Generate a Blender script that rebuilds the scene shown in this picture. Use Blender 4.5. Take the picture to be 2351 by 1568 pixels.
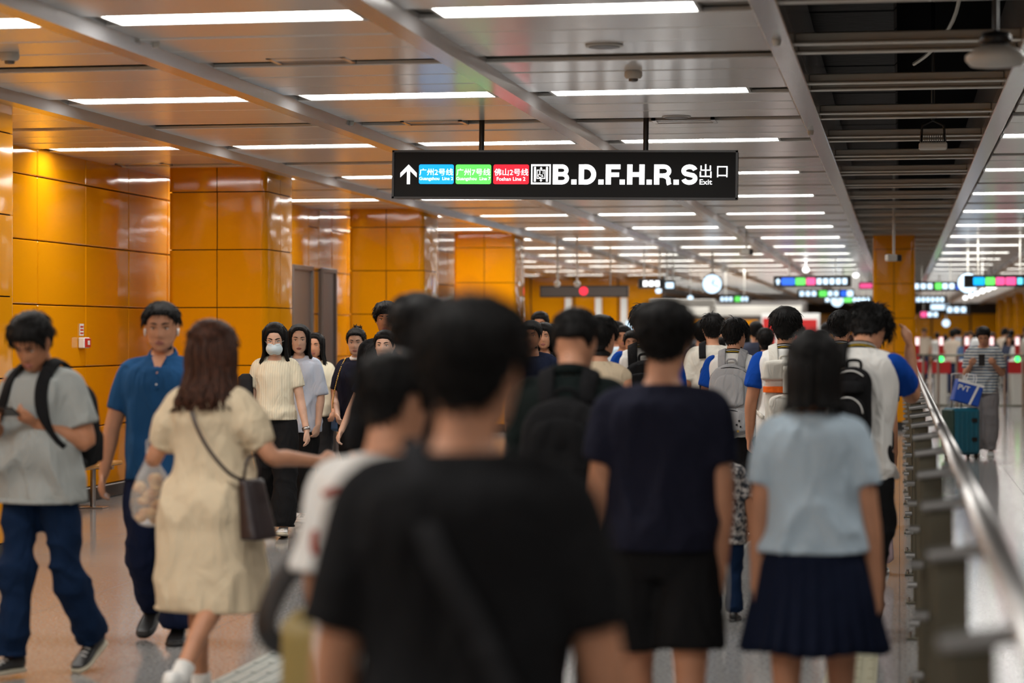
import bpy, math, random
import numpy as np
from mathutils import Vector, Matrix

# ------------------------------------------------------------------ camera, world, exposure
for o in list(bpy.data.objects):
    bpy.data.objects.remove(o, do_unlink=True)
SC = bpy.context.scene
COL = SC.collection
FPX, YAW, CAMZ, HOR = 5200.0, math.radians(9.71), 1.57, 767.0
cam_d = bpy.data.cameras.new('camera')
cam = bpy.data.objects.new('camera', cam_d); COL.objects.link(cam)
cam.location = (0, 0, CAMZ); cam.rotation_euler = (math.pi/2, 0, YAW)
cam_d.sensor_width = 36.0; cam_d.lens = FPX/2351*36.0
cam_d.shift_y = -(784-HOR)/2351
cam_d.dof.use_dof = True; cam_d.dof.focus_distance = 17.4; cam_d.dof.aperture_fstop = 1.8
cam_d.clip_start = 0.05; cam_d.clip_end = 400
SC.camera = cam
wd = bpy.data.worlds.new('world'); SC.world = wd; wd.use_nodes = True
wd.node_tree.nodes['Background'].inputs[0].default_value = (0.9, 0.95, 1.0, 1)
wd.node_tree.nodes['Background'].inputs[1].default_value = 0.02
SC.view_settings.view_transform = 'Standard'
SC.view_settings.look = 'None'
SC.view_settings.exposure = 0.08
SC.view_settings.gamma = 1.0
SC.view_settings.use_curve_mapping = False
LIGHT_E = 20.0
cy = SC.cycles
cy.max_bounces = 5; cy.diffuse_bounces = 3; cy.glossy_bounces = 3; cy.transmission_bounces = 4; cy.transparent_max_bounces = 6
cy.use_adaptive_sampling = True; cy.adaptive_threshold = 0.04; cy.caustics_reflective = False; cy.caustics_refractive = False
cy.use_denoising = True

R = random.Random(7)
SN, CS = math.sin(YAW), math.cos(YAW)
def W(u, d):
    """ground position of something seen at column u at depth d (metres)"""
    xr = (u-1175.5)/FPX*d
    return (xr*CS-d*SN, xr*SN+d*CS)
def Zv(v, d):
    return CAMZ+(HOR-v)*d/FPX
def onX(u, X):
    t = (u-1175.5)/FPX
    return -X*(CS+t*SN)/(SN-t*CS)

# ------------------------------------------------------------------ helpers
def tag(o, label=None, cat=None, group=None, kind=None):
    if label: o['label'] = label
    if cat: o['category'] = cat
    if group: o['group'] = group
    if kind: o['kind'] = kind
    return o
def empty(name, loc=(0, 0, 0), rz=0.0, parent=None):
    o = bpy.data.objects.new(name, None); COL.objects.link(o)
    o.location = loc; o.rotation_euler = (0, 0, rz); o.empty_display_size = 0.1
    if parent: o.parent = parent
    return o
def link(name, me, parent=None, loc=None):
    o = bpy.data.objects.new(name, me); COL.objects.link(o)
    if parent: o.parent = parent
    if loc is not None: o.location = loc
    return o
class MB:
    """collects verts and faces of one mesh"""
    def __init__(s): s.v = []; s.f = []; s.m = []; s.cur = 0
    def add(s, verts, faces, mat=None):
        b = len(s.v); s.v.extend([tuple(map(float, p)) for p in verts])
        for f in faces:
            s.f.append(tuple(i+b for i in f)); s.m.append(s.cur if mat is None else mat)
        return s
    def box(s, x0, x1, y0, y1, z0, z1, mat=None, bev=0.0):
        if bev <= 0:
            v = [(x0,y0,z0),(x1,y0,z0),(x1,y1,z0),(x0,y1,z0),(x0,y0,z1),(x1,y0,z1),(x1,y1,z1),(x0,y1,z1)]
            f = [(0,3,2,1),(4,5,6,7),(0,1,5,4),(1,2,6,5),(2,3,7,6),(3,0,4,7)]
            return s.add(v, f, mat)
        cs = [0.5*(x0+x1), 0.5*(y0+y1), 0.5*(z0+z1)]; h = [0.5*(x1-x0), 0.5*(y1-y0), 0.5*(z1-z0)]
        b = min(bev, *(q*0.98 for q in h)); v = []; idx = {}
        for sx in (-1,1):
            for sy in (-1,1):
                for sz in (-1,1):
                    for ax in range(3):
                        p = [cs[0]+sx*(h[0]-b), cs[1]+sy*(h[1]-b), cs[2]+sz*(h[2]-b)]
                        p[ax] += (sx, sy, sz)[ax]*b
                        idx[(sx,sy,sz,ax)] = len(v); v.append(p)
        f = []
        for ax in range(3):
            a1, a2 = (ax+1)%3, (ax+2)%3
            for sg in (-1,1):
                def k(q1, q2):
                    t = [0,0,0]; t[ax]=sg; t[a1]=q1; t[a2]=q2; return idx[(*t, ax)]
                q = [k(-1,-1), k(1,-1), k(1,1), k(-1,1)]
                f.append(tuple(q if sg > 0 else q[::-1]))
            for s1 in (-1,1):
                for s2 in (-1,1):
                    def k2(q, which):
                        t = [0,0,0]; t[ax]=q; t[a1]=s1; t[a2]=s2; return idx[(*t, which)]
                    q = [k2(-1,a1), k2(1,a1), k2(1,a2), k2(-1,a2)]
                    f.append(tuple(q if s1*s2 > 0 else q[::-1]))
        for sx in (-1,1):
            for sy in (-1,1):
                for sz in (-1,1):
                    q = [idx[(sx,sy,sz,i)] for i in range(3)]
                    f.append(tuple(q if sx*sy*sz > 0 else q[::-1]))
        return s.add(v, f, mat)
    def loft(s, rings, mat=None, cap=True):
        n = len(rings[0]); v = [p for r in rings for p in r]; f = []
        for i in range(len(rings)-1):
            for j in range(n):
                k = (j+1)%n
                f.append((i*n+j, i*n+k, (i+1)*n+k, (i+1)*n+j))
        if cap:
            f.append(tuple(range(n))[::-1]); f.append(tuple((len(rings)-1)*n+j for j in range(n)))
        return s.add(v, f, mat)
    def tube(s, pts, rad, n=10, mat=None, cap=True, flat=None, up=None):
        """tube along pts; rad number, list, or list of (a,b); flat scales second axis"""
        return s.loft(tube_rings(pts, rad, n, flat, up), mat, cap)
    def cyl(s, p0, p1, r, n=12, mat=None):
        return s.tube([p0, p1], r, n, mat)
    def lathe(s, prof, n=20, c=(0,0,0), mat=None):
        rings = [[(c[0]+r*math.cos(2*math.pi*j/n), c[1]+r*math.sin(2*math.pi*j/n), c[2]+z) for j in range(n)] for r, z in prof]
        return s.loft(rings, mat)
    def ell(s, c, r, nu=14, nv=9, mat=None, M=None):
        rings = []
        for i in range(nv+1):
            t = math.pi*(i+0.001 if i == 0 else (i-0.001 if i == nv else i))/nv
            ring = []
            for j in range(nu):
                a = 2*math.pi*j/nu
                p = Vector((r[0]*math.sin(t)*math.cos(a), r[1]*math.sin(t)*math.sin(a), -r[2]*math.cos(t)))
                if M is not None: p = M @ p
                ring.append((c[0]+p[0], c[1]+p[1], c[2]+p[2]))
            rings.append(ring)
        return s.loft(rings, mat)
    def mesh(s, name, mats, smooth=False):
        me = bpy.data.meshes.new(name); me.from_pydata(s.v, [], s.f)
        for m in (mats if isinstance(mats, (list, tuple)) else [mats]):
            if m: me.materials.append(m)
        if any(s.m): me.polygons.foreach_set('material_index', s.m)
        if smooth:
            me.polygons.foreach_set('use_smooth', [True]*len(s.f))
            if smooth == 'auto':
                try: me.set_sharp_from_angle(angle=math.radians(40))
                except Exception: pass
        me.update(); return me
    def build(s, name, mats, parent=None, smooth=False, loc=None):
        return link(name, s.mesh(name, mats, smooth), parent, loc)
def tube_rings(pts, rad, n=10, flat=None, up=None):
    P = [np.array(p, float) for p in pts]; m = len(P)
    if not isinstance(rad, (list, tuple)): rad = [rad]*m
    T = []
    for i in range(m):
        t = P[min(i+1, m-1)]-P[max(i-1, 0)]; T.append(t/(np.linalg.norm(t)+1e-9))
    u = np.array(up, float) if up is not None else (np.array([0,0,1.]) if abs(T[0][2]) < 0.85 else np.array([1.,0,0]))
    rings = []; a = None
    for i in range(m):
        if a is None or up is not None:
            a = np.cross(u, T[i]); a /= np.linalg.norm(a)+1e-9
        else:
            a = a-T[i]*np.dot(a, T[i]); a /= np.linalg.norm(a)+1e-9
        b = np.cross(T[i], a)
        r = rad[i]; ra, rb = r if isinstance(r, (list, tuple)) else (r, r*(flat or 1))
        rings.append([P[i]+a*ra*math.cos(2*math.pi*j/n)+b*rb*math.sin(2*math.pi*j/n) for j in range(n)])
    return rings
def ribbon(pts, w, t, up):
    """flat strap: rectangular section, width w along (T x up), thickness t"""
    P = [np.array(p, float) for p in pts]; m = len(P); rings = []
    for i in range(m):
        T = P[min(i+1, m-1)]-P[max(i-1, 0)]; T /= np.linalg.norm(T)+1e-9
        U = np.array(up[i] if isinstance(up, list) else up, float)
        a = np.cross(T, U); a /= np.linalg.norm(a)+1e-9; b = np.cross(a, T)
        w_ = w[i] if isinstance(w, (list, tuple, np.ndarray)) else w
        q = [(-1,-.6),(-.9,-1),(.9,-1),(1,-.6),(1,.6),(.9,1),(-.9,1),(-1,.6)]
        rings.append([P[i]+a*x*w_/2+b*y*t/2 for x, y in q])
    return rings
def spline(pts, k=6):
    P = [np.array(p, float) for p in pts]; out = []
    for i in range(len(P)-1):
        p0, p1, p2, p3 = P[max(i-1,0)], P[i], P[i+1], P[min(i+2, len(P)-1)]
        for j in range(k):
            t = j/k
            out.append(0.5*((2*p1)+(-p0+p2)*t+(2*p0-5*p1+4*p2-p3)*t*t+(-p0+3*p1-3*p2+p3)*t**3))
    out.append(P[-1]); return out

# ------------------------------------------------------------------ materials
def mat(name, base, rough=0.5, metal=0.0, spec=0.5, coat=0.0, emit=None, es=0.0, trans=0.0, alpha=1.0, sheen=0.0, sss=0.0):
    m = bpy.data.materials.new(name); m.use_nodes = True
    b = m.node_tree.nodes['Principled BSDF']; i = b.inputs
    i['Base Color'].default_value = (*base, 1); i['Roughness'].default_value = rough; i['Metallic'].default_value = metal
    i['Specular IOR Level'].default_value = spec; i['Coat Weight'].default_value = coat; i['Coat Roughness'].default_value = 0.05
    if emit: i['Emission Color'].default_value = (*emit, 1); i['Emission Strength'].default_value = es
    i['Transmission Weight'].default_value = trans; i['Alpha'].default_value = alpha
    i['Sheen Weight'].default_value = sheen; i['Subsurface Weight'].default_value = sss
    if sss: i['Subsurface Radius'].default_value = (0.02, 0.008, 0.005); i['Subsurface Scale'].default_value = 0.5
    return m
def bsdf(m): return m.node_tree.nodes['Principled BSDF']
def noise_col(m, c1, c2, scale=20, detail=4, sc3=None, lo=0.35, hi=0.65, coord='Object'):
    nt = m.node_tree; N = nt.nodes; L = nt.links
    tc = N.new('ShaderNodeTexCoord'); mp = N.new('ShaderNodeMapping'); no = N.new('ShaderNodeTexNoise'); cr = N.new('ShaderNodeValToRGB')
    if sc3: mp.inputs['Scale'].default_value = sc3
    no.inputs['Scale'].default_value = scale; no.inputs['Detail'].default_value = detail
    cr.color_ramp.elements[0].color = (*c1, 1); cr.color_ramp.elements[1].color = (*c2, 1)
    cr.color_ramp.elements[0].position = lo; cr.color_ramp.elements[1].position = hi
    L.new(tc.outputs[coord], mp.inputs[0]); L.new(mp.outputs[0], no.inputs['Vector']); L.new(no.outputs[0], cr.inputs[0])
    L.new(cr.outputs[0], bsdf(m).inputs['Base Color']); return no
def bump(m, scale=50, strength=0.1, dist=0.01, sc3=None, detail=3, coord='Object', inp='Normal'):
    nt = m.node_tree; N = nt.nodes; L = nt.links
    tc = N.new('ShaderNodeTexCoord'); mp = N.new('ShaderNodeMapping'); no = N.new('ShaderNodeTexNoise'); bp = N.new('ShaderNodeBump')
    if sc3: mp.inputs['Scale'].default_value = sc3
    no.inputs['Scale'].default_value = scale; no.inputs['Detail'].default_value = detail
    bp.inputs['Strength'].default_value = strength; bp.inputs['Distance'].default_value = dist
    L.new(tc.outputs[coord], mp.inputs[0]); L.new(mp.outputs[0], no.inputs['Vector']); L.new(no.outputs[0], bp.inputs['Height'])
    L.new(bp.outputs[0], bsdf(m).inputs[inp]); return m
M = {}
M['ceil'] = mat('ceiling_aluminium', (0.78, 0.77, 0.755), 0.22, 0.25, 0.6)
bump(M['ceil'], 3, 0.05, 0.01, (0.6, 6, 1))
M['beam'] = mat('beam_aluminium', (0.62, 0.62, 0.63), 0.22, 0.7)
M['groove'] = mat('recess_brown_grey', (0.17, 0.15, 0.125), 0.5)
M['void'] = mat('void_black', (0.003, 0.003, 0.0035), 0.9, spec=0.05)
M['slot_bar'] = mat('slot_bar', (0.66, 0.63, 0.56), 0.35, 0.3)
M['duct'] = mat('duct_foil', (0.008, 0.008, 0.009), 0.6, 0.0, 0.15)
bump(M['duct'], 9, 0.4, 0.02)
M['lamp'] = mat('light_diffuser', (0.9, 0.9, 0.9), 0.4, emit=(1.0, 0.975, 0.93), es=LIGHT_E)
M['lamp_frame'] = mat('light_frame', (0.45, 0.45, 0.43), 0.4, 0.3)
M['orange'] = mat('orange_enamel', (0.76, 0.295, 0.003), 0.08, 0.0, 0.5, coat=0.3)
bump(M['orange'], 2.2, 0.22, 0.02, (1, 1, 1.5), 1, 'Generated')
def wall_orange():
    m = M['orange']; nt = m.node_tree
    for n in nt.nodes:
        if n.type == 'MAPPING':
            gi = nt.nodes.new('ShaderNodeNewGeometry'); nt.links.new(gi.outputs['Position'], n.inputs[0])
wall_orange()
M['joint'] = mat('panel_joint', (0.045, 0.025, 0.012), 0.7)
M['skirt'] = mat('black_skirting', (0.02, 0.02, 0.02), 0.3)
M['tile'] = mat('granite_tile', (0.30, 0.29, 0.28), 0.12, 0, 0.30)
noise_col(M['tile'], (0.15, 0.147, 0.144), (0.40, 0.395, 0.388), 55, 6, lo=0.3, hi=0.7)
M['grout'] = mat('tile_grout', (0.07, 0.07, 0.07), 0.7)
M['tactile'] = mat('tactile_grey_green', (0.26, 0.29, 0.26), 0.35)
M['tactile2'] = mat('tactile_pale', (0.40, 0.38, 0.27), 0.35)
M['steel'] = mat('brushed_steel', (0.44, 0.43, 0.42), 0.34, 1.0)
bump(M['steel'], 120, 0.03, 0.001, (1, 30, 1))
M['steel_olive'] = mat('post_bronze_steel', (0.14, 0.13, 0.095), 0.42, 0.6)
M['dgrey'] = mat('door_frame_grey', (0.16, 0.15, 0.145), 0.4, 0.3)
M['white'] = mat('white_plastic', (0.80, 0.80, 0.78), 0.4)
M['offwhite'] = mat('offwhite_plastic', (0.62, 0.60, 0.55), 0.4)
M['red'] = mat('red_plastic', (0.55, 0.02, 0.02), 0.3)
M['black'] = mat('black_plastic', (0.012, 0.012, 0.013), 0.4)
M['signblack'] = mat('sign_black', (0.007, 0.007, 0.0075), 0.55, 0, 0.2)
M['signframe'] = mat('sign_frame', (0.05, 0.05, 0.052), 0.35, 0.4)
M['bench'] = mat('bench_wood', (0.42, 0.21, 0.06), 0.35)
noise_col(M['bench'], (0.30, 0.14, 0.035), (0.52, 0.27, 0.08), 6, 4, (12, 1, 12))

# ------------------------------------------------------------------ floor
H = 3.20
def floor():
    mb = MB(); mb.box(-13, 12, -12, 125, -0.30, -0.004)
    fl = tag(mb.build('floor', M['grout']), kind='structure')
    tx, ty, g = 1.2, 0.8, 0.0016
    def tile_mesh(nx=1, ny=1):
        m = MB()
        for i in range(nx):
            for j in range(ny):
                m.box(i*tx+g, (i+1)*tx-g, j*ty+g, (j+1)*ty-g, -0.012, 0.0)
        return m
    one = tile_mesh().mesh('tile', M['tile'])
    big = MB()
    for i in range(-11, 10):
        for j in range(-15, 156):
            x, y = i*tx, 0.2+j*ty
            if -7.3 < x < 2.0 and 8.4 < y < 24:
                link('tile', one, fl, (x, y, 0))
            else:
                big.box(x+g, x+tx-g, y+g, y+ty-g, -0.012, 0.0)
    o = big.build('tile_field', M['tile'], fl); o['kind'] = 'stuff'
    # tactile strips, raised bars
    def tactile(kindm, w):
        m = MB(); m.box(0.002, w-0.002, 0.002, 0.298, 0.0, 0.004)
        for k in range(4):
            c = w*(k+0.5)/4
            m.box(c-0.014, c+0.014, 0.02, 0.28, 0.004, 0.008, bev=0.003)
        return m.mesh('tactile_tile', kindm)
    a = tactile(M['tactile'], 0.30); b = tactile(M['tactile2'], 0.24)
    for k in range(24):
        link('tactile_tile', a, fl, (-3.06, 8.0+0.3*k, 0))
        if k > 4: link('tactile_tile', b, fl, (-0.34, 8.6+0.3*k, 0))
    return fl
floor()

# ------------------------------------------------------------------ ceiling
BAYS = [(-7.63, -5.92), (-5.92, -4.23), (-4.23, -2.53), (-2.53, -0.68)]
ROW0, PITCH, LW = 11.3, 3.9, 0.36
PW = (PITCH-LW-0.30)/6
def ceiling():
    mb = MB(); mb.box(-13, -0.7, -12, 125, H+0.035, H+0.4); mb.box(0.78, 12, -12, 125, H+0.035, H+0.4)
    ce = tag(mb.build('ceiling', M['groove']), kind='structure')
    far = MB(); beams = MB()
    bays = [(x0, x1, True) for x0, x1 in BAYS]
    bays += [(0.78, 2.48, True), (2.48, 4.18, True), (4.18, 5.9, False), (5.9, 7.6, False), (7.6, 12, False)]
    bays += [(-9.33, -7.63, False), (-11.03, -9.33, False), (-13, -11.03, False)]
    cache = {}
    for x0, x1, near in bays:
        for k in range(-6, 29):
            yl = ROW0+PITCH*k
            if yl > 118: continue
            ys = [yl+LW/2+PW*i for i in range(3)]+[yl+LW/2+PW*3+0.30+PW*i for i in range(3)]
            for y in ys:
                a, b = x0+0.05, x1-0.05
                vis = near and x0 < 0.8 and 10.6 < y < 31
                if vis:
                    w = round(b-a, 3)
                    if w not in cache:
                        m = MB(); m.box(-w/2, w/2, 0.005, PW-0.005, 0, 0.03, bev=0.006)
                        cache[w] = m.mesh('ceiling_panel', M['ceil'])
                    p = link('ceiling_panel', cache[w], ce, ((a+b)/2, y, H+R.uniform(-.003, .003)))
                    p.rotation_euler = (R.uniform(-.003, .003), R.uniform(-.002, .002), 0)
                else:
                    far.box(a, b, y+0.005, y+PW-0.005, H, H+0.03)
    o = far.build('panel_field', M['ceil'], ce); o['kind'] = 'stuff'
    # long beams between the bays: shallow trapezoid channels
    prof = [(-0.085, 0.03), (-0.06, -0.075), (0.06, -0.075), (0.085, 0.03)]
    for x in (-11.03, -9.33, -7.63, -5.92, -4.23, -2.53, 2.48, 4.18, 5.9, 7.6):
        m = MB()
        y = -12
        rings = [[(px, yy, H+pz) for px, pz in prof] for yy in (-12, 124)]
        m.loft([r[::-1] for r in rings])
        b = m.build('ceiling_beam', M['beam'], ce, loc=(x, 0, 0))
    # beams that edge the open slot
    for x, sg in ((-0.64, 1), (0.72, -1)):
        m = MB()
        m.box(-0.065, 0.065, -12, 124, H-0.06, H+0.02, bev=0.006)
        m.box(0.03 if sg > 0 else -0.065, 0.065 if sg > 0 else -0.03, -12, 124, H+0.02, H+0.45)
        m.build('slot_edge_beam', M['beam'], ce, loc=(x, 0, 0))
    # cross bars of the slot
    m = MB()
    for dy in (-0.2, 0.2):
        m.box(-0.575, 0.655, dy-0.035, dy+0.035, H-0.01, H+0.045, bev=0.006)
        m.box(-0.575, 0.655, dy-0.05, dy+0.05, H-0.018, H-0.01)
    cb = m.mesh('slot_crossbar', M['slot_bar'])
    y = 10.9
    while y < 118:
        link('slot_crossbar', cb, ce, (0, y, 0)); y += 2.02
    y = 8.9
    while y > -10: link('slot_crossbar', cb, ce, (0, y, 0)); y -= 2.02
    m = MB(); m.box(-2.5, 2.5, -12, 125, H+1.2, H+1.4); m.box(-2.5, -2.4, -12, 125, H+.4, H+1.3); m.box(2.4, 2.5, -12, 125, H+.4, H+1.3)
    m.build('ceiling_void', M['void'], ce)
    m = MB()
    for yy in np.arange(9.2, 60, 1.05):
        m.box(-0.62, -0.02, yy, yy+1.0, H+0.55, H+0.95, bev=0.02)
    d = m.build('air_duct', M['duct'], ce); d['kind'] = 'stuff'
    m = MB(); m.tube(spline([(0.42, 14.1, H+1.2), (0.40, 14.3, H+0.8), (0.36, 14.9, H+0.45), (0.22, 15.6, H+0.30), (0.1, 16.1, H+0.26)]), 0.014, 6)
    m.build('cable', M['slot_bar'], ce)
    m = MB(); m.tube([(0.42, 12.2, H+1.2), (0.42, 12.2, H+0.35)], 0.012, 6); m.build('threaded_rod', M['slot_bar'], ce)
ceiling()

def light_mesh(L):
    m = MB(); a, b = L/2, LW/2-.012; m.add([(-a, -b, .014), (-a, b, .014), (a, b, .014), (a, -b, .014)], [(0, 1, 2, 3)])
    dif = m.mesh('diffuser', M['lamp'])
    m = MB()
    m.box(-L/2-0.02, L/2+0.02, -LW/2, -LW/2+0.012, 0.004, 0.10); m.box(-L/2-0.02, L/2+0.02, LW/2-0.012, LW/2, 0.004, 0.10)
    m.box(-L/2-0.02, -L/2, -LW/2, LW/2, 0.004, 0.10); m.box(L/2, L/2+0.02, -LW/2, LW/2, 0.004, 0.10)
    m.box(-L/2, L/2, -LW/2, LW/2, 0.08, 0.10)
    return dif, m.mesh('frame', M['lamp_frame'])
def lights():
    dif, fr = light_mesh(1.31)
    ordn = ['nearest', 'second', 'third', 'fourth', 'fifth', 'sixth', 'seventh', 'eighth']
    cols = [(-6.74, 'in the bay along the orange wall'), (-5.06, 'two bays out from the orange wall'),
            (-3.40, 'three bays out from the orange wall'), (-1.66, 'in the bay just left of the open slot'),
            (1.50, 'just right of the open slot'), (3.30, 'two bays right of the open slot')]
    ordn += ['ninth', 'tenth', 'eleventh', 'twelfth', 'thirteenth', 'fourteenth']
    for k in range(-4, 29):
        y = ROW0+PITCH*k
        for x, nm in cols+[(-8.45, 'beyond the left columns'), (-10.15, 'farthest left beyond the columns')]:
            if x < -7 and (y < 40 or k > 16): continue
            if x < -3 and k > 20: continue
            if x > 3 and -1 < y < 44: continue
            e = empty('ceiling_light', (x, y, H))
            link('diffuser', dif, e); link('frame', fr, e)
            if k >= 0 and k < 14 and nm:
                tag(e, f'white light strip {nm}, {ordn[k]} row', 'ceiling light', 'near ceiling light strips')
            elif k >= 14:
                tag(e, 'blurred white light strip far down the concourse ceiling', 'ceiling light', 'far ceiling light strips')
            else:
                tag(e, 'white light strip overhead, nearer than the visible ceiling', 'ceiling light', 'overhead ceiling light strips')
lights()

# ------------------------------------------------------------------ orange walls and columns
ZJ = [0.13, 0.70, 1.265, 1.83, 2.395, 2.96, H+0.02]
def wall_left():
    m = MB(); m.box(-7.9, -7.56, -12, 38.4, 0, H+0.05)
    m.box(-12.9, -7.56, 38.3, 38.45, 0, H+0.05)
    m.box(-7.56, -7.51, -12, 16.6, 0.13, H+0.02, mat=1)
    w = tag(m.build('wall_left', [M['joint'], M['orange']]), kind='structure')
    ys = [16.6, 17.8, 19.0, 20.2, 21.4, 22.6, 23.8, 25.0, 26.2, 27.35]
    ys2 = [29.52, 30.4, 31.6, 32.8, 34.0, 35.2, 36.4, 37.4, 38.4]
    cache = {}
    def pan(y0, y1, z0, z1):
        k = (round(y1-y0, 3), round(z1-z0, 3))
        if k not in cache:
            q = MB(); q.box(-0.03, 0.03, -k[0]/2+0.005, k[0]/2-0.005, -k[1]/2+0.005, k[1]/2-0.005, bev=0.008)
            cache[k] = q.mesh('wall_panel', M['orange'])
        p = link('wall_panel', cache[k], w, (-7.53, (y0+y1)/2, (z0+z1)/2))
        p.rotation_euler = (0, R.uniform(-.004, .004), R.uniform(-.006, .006))
    for L in (ys, ys2):
        for a, b in zip(L, L[1:]):
            for c, d in zip(ZJ, ZJ[1:]): pan(a, b, c, d)
    for c, d in zip(ZJ, ZJ[1:]): pan(28.30, 28.82, c, d)
    pan(27.35, 28.30, 2.42, ZJ[-1]); pan(28.82, 29.52, 2.42, ZJ[-1])
    q = MB(); q.box(-7.58, -7.48, -12, 27.3, 0, 0.13, bev=0.01); q.box(-7.58, -7.48, 29.55, 38.4, 0, 0.13, bev=0.01)
    tag(q.build('baseboard_left', M['skirt']), kind='structure')
    # two grey service doors flush in the wall
    for n, (ya, yb) in enumerate(((27.35, 28.30), (28.82, 29.52))):
        q = MB(); q.box(-7.60, -7.46, ya, yb, 0, 2.40, bev=0.012)
        dr = tag(q.build(f'door_{n+1}', M['dgrey']), kind='structure')
        q = MB(); q.box(-7.47, -7.435, ya-0.03, ya+0.03, 0, 2.44, bev=.005); q.box(-7.47, -7.435, yb-0.03, yb+0.03, 0, 2.44, bev=.005); q.box(-7.47, -7.435, ya, yb, 2.38, 2.44, bev=.005); q.build('door_frame', M['dgrey'], dr)
        q = MB(); q.tube([(-7.44, ya+.12, 1.02), (-7.41, ya+.12, 1.02), (-7.41, ya+.24, 1.02)], .011, 8); q.build('door_handle', M['steel'], dr)
wall_left()

def column(x0, x1, y0, y1, label_n):
    cx, cy = (x0+x1)/2, (y0+y1)/2; hw, hd = (x1-x0)/2, (y1-y0)/2
    m = MB(); m.box(-hw+0.03, hw-0.03, -hd+0.03, hd-0.03, 0, H+0.05)
    c = tag(m.build('column', M['joint'], loc=(cx, cy, 0)), kind='structure')
    m = MB(); m.box(-hw+0.005, hw-0.005, -hd+0.005, hd-0.005, 0, 0.13, bev=0.01); m.build('skirting', M['skirt'], c)
    rad = 0.07
    for sx in (-1, 1):
        for sy in (-1, 1):
            # path along half of the front, round the corner, half of the side
            def path(off):
                r = rad-off
                pts = [(0.005, hd-off)]+[(hw-rad+r*math.sin(t), hd-rad+r*math.cos(t)) for t in np.linspace(0, math.pi/2, 8)]+[(hw-off, 0.005)]
                return [(sx*px, sy*py) for px, py in pts]
            o, i = path(0), path(0.028)
            for z0, z1 in zip(ZJ, ZJ[1:]):
                m = MB(); n = len(o)
                za, zb = z0+0.005, z1-0.005
                v = [(*p, za) for p in o]+[(*p, zb) for p in o]+[(*p, za) for p in i]+[(*p, zb) for p in i]
                f = []
                for k in range(n-1):
                    f += [(k, k+1, n+k+1, n+k), (3*n+k, 3*n+k+1, 2*n+k+1, 2*n+k), (n+k, n+k+1, 3*n+k+1, 3*n+k), (2*n+k, 2*n+k+1, k+1, k)]
                f += [(0, n, 3*n, 2*n), (n-1, 3*n-1, 4*n-1, 2*n-1)]
                if sx*sy > 0: f = [q[::-1] for q in f]
                m.add(v, f); p = m.build('column_panel', M['orange'], c, smooth='auto')
                p.rotation_euler = (0, 0, R.uniform(-.003, .003))
    return c
for y0 in (14.0, 21.35, 28.75, 35.8): column(-7.08, -6.08, y0, y0+1.0, 0)
column(-0.43, 0.25, 37.6, 38.3, 1)
for y0 in (76, 84, 92, 100, 108): column(4.5, 5.3, y0, y0+0.9, 2)

def far_walls():
    m = MB(); m.box(9.0, 9.3, -12, 124, 0, H+0.2); tag(m.build('wall_right', M['orange']), kind='structure')
    m = MB(); m.box(-13, 12, -12.3, -12, 0, H+0.4); tag(m.build('wall_behind', M['orange']), kind='structure')
    m = MB(); m.box(-13.3, -13, 38, 124, 0, H+0.4); tag(m.build('wall_far_left', M['orange']), kind='structure')
    m = MB(); m.box(-13, 12, 124, 124.4, 0, H+0.4); w = tag(m.build('wall_end', M['joint']), kind='structure')
    for k in range(12):
        q = MB(); q.box(-12.6+2.05*k, -10.65+2.05*k, 123.9, 124, 0, 2.66, bev=0.02); q.build('wall_panel', M['orange'], w)
far_walls()
# ------------------------------------------------------------------ people: builder
TMP = bpy.data.scenes.new('scratch')
def remesh(mb, voxel, smooth=4, factor=0.5):
    """union of overlapping closed pieces -> one continuous surface"""
    me = mb.mesh('scratch_mesh', [])
    o = bpy.data.objects.new('scratch_obj', me); TMP.collection.objects.link(o)
    m = o.modifiers.new('r', 'REMESH'); m.mode = 'VOXEL'; m.voxel_size = voxel; m.use_smooth_shade = True
    if smooth:
        s = o.modifiers.new('s', 'SMOOTH'); s.factor = factor; s.iterations = smooth
    vl = TMP.view_layers[0]; vl.update(); dg = vl.depsgraph
    ev = o.evaluated_get(dg); out = bpy.data.meshes.new_from_object(ev, preserve_all_data_layers=False, depsgraph=dg)
    bpy.data.objects.remove(o, do_unlink=True); bpy.data.meshes.remove(me)
    return out
def displace(me, fn):
    n = len(me.vertices); co = np.empty(n*3, np.float32); no = np.empty(n*3, np.float32)
    me.vertices.foreach_get('co', co); me.vertex_normals.foreach_get('vector', no)
    co = co.reshape(-1, 3); no = no.reshape(-1, 3)
    co += no*fn(co, no)[:, None]
    me.vertices.foreach_set('co', co.ravel()); me.update()
def waves(seed, kh=(22, 55), kv=(4, 16), n=9):
    r = np.random.RandomState(seed); K = []
    for _ in range(n):
        a = r.uniform(0, 2*math.pi); q = r.uniform(*kh)
        K.append((q*math.cos(a), q*math.sin(a), r.uniform(*kv)*r.choice([-1, 1]), r.uniform(0, 6.3), 22.0/q))
    def f(co):
        out = np.zeros(len(co))
        for kx, ky, kz, ph, am in K: out += am*np.sin(co[:, 0]*kx+co[:, 1]*ky+co[:, 2]*kz+ph)
        return out/math.sqrt(n)
    return f
def sstep(a, b, x):
    t = np.clip((x-a)/(b-a), 0, 1); return t*t*(3-2*t)

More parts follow.
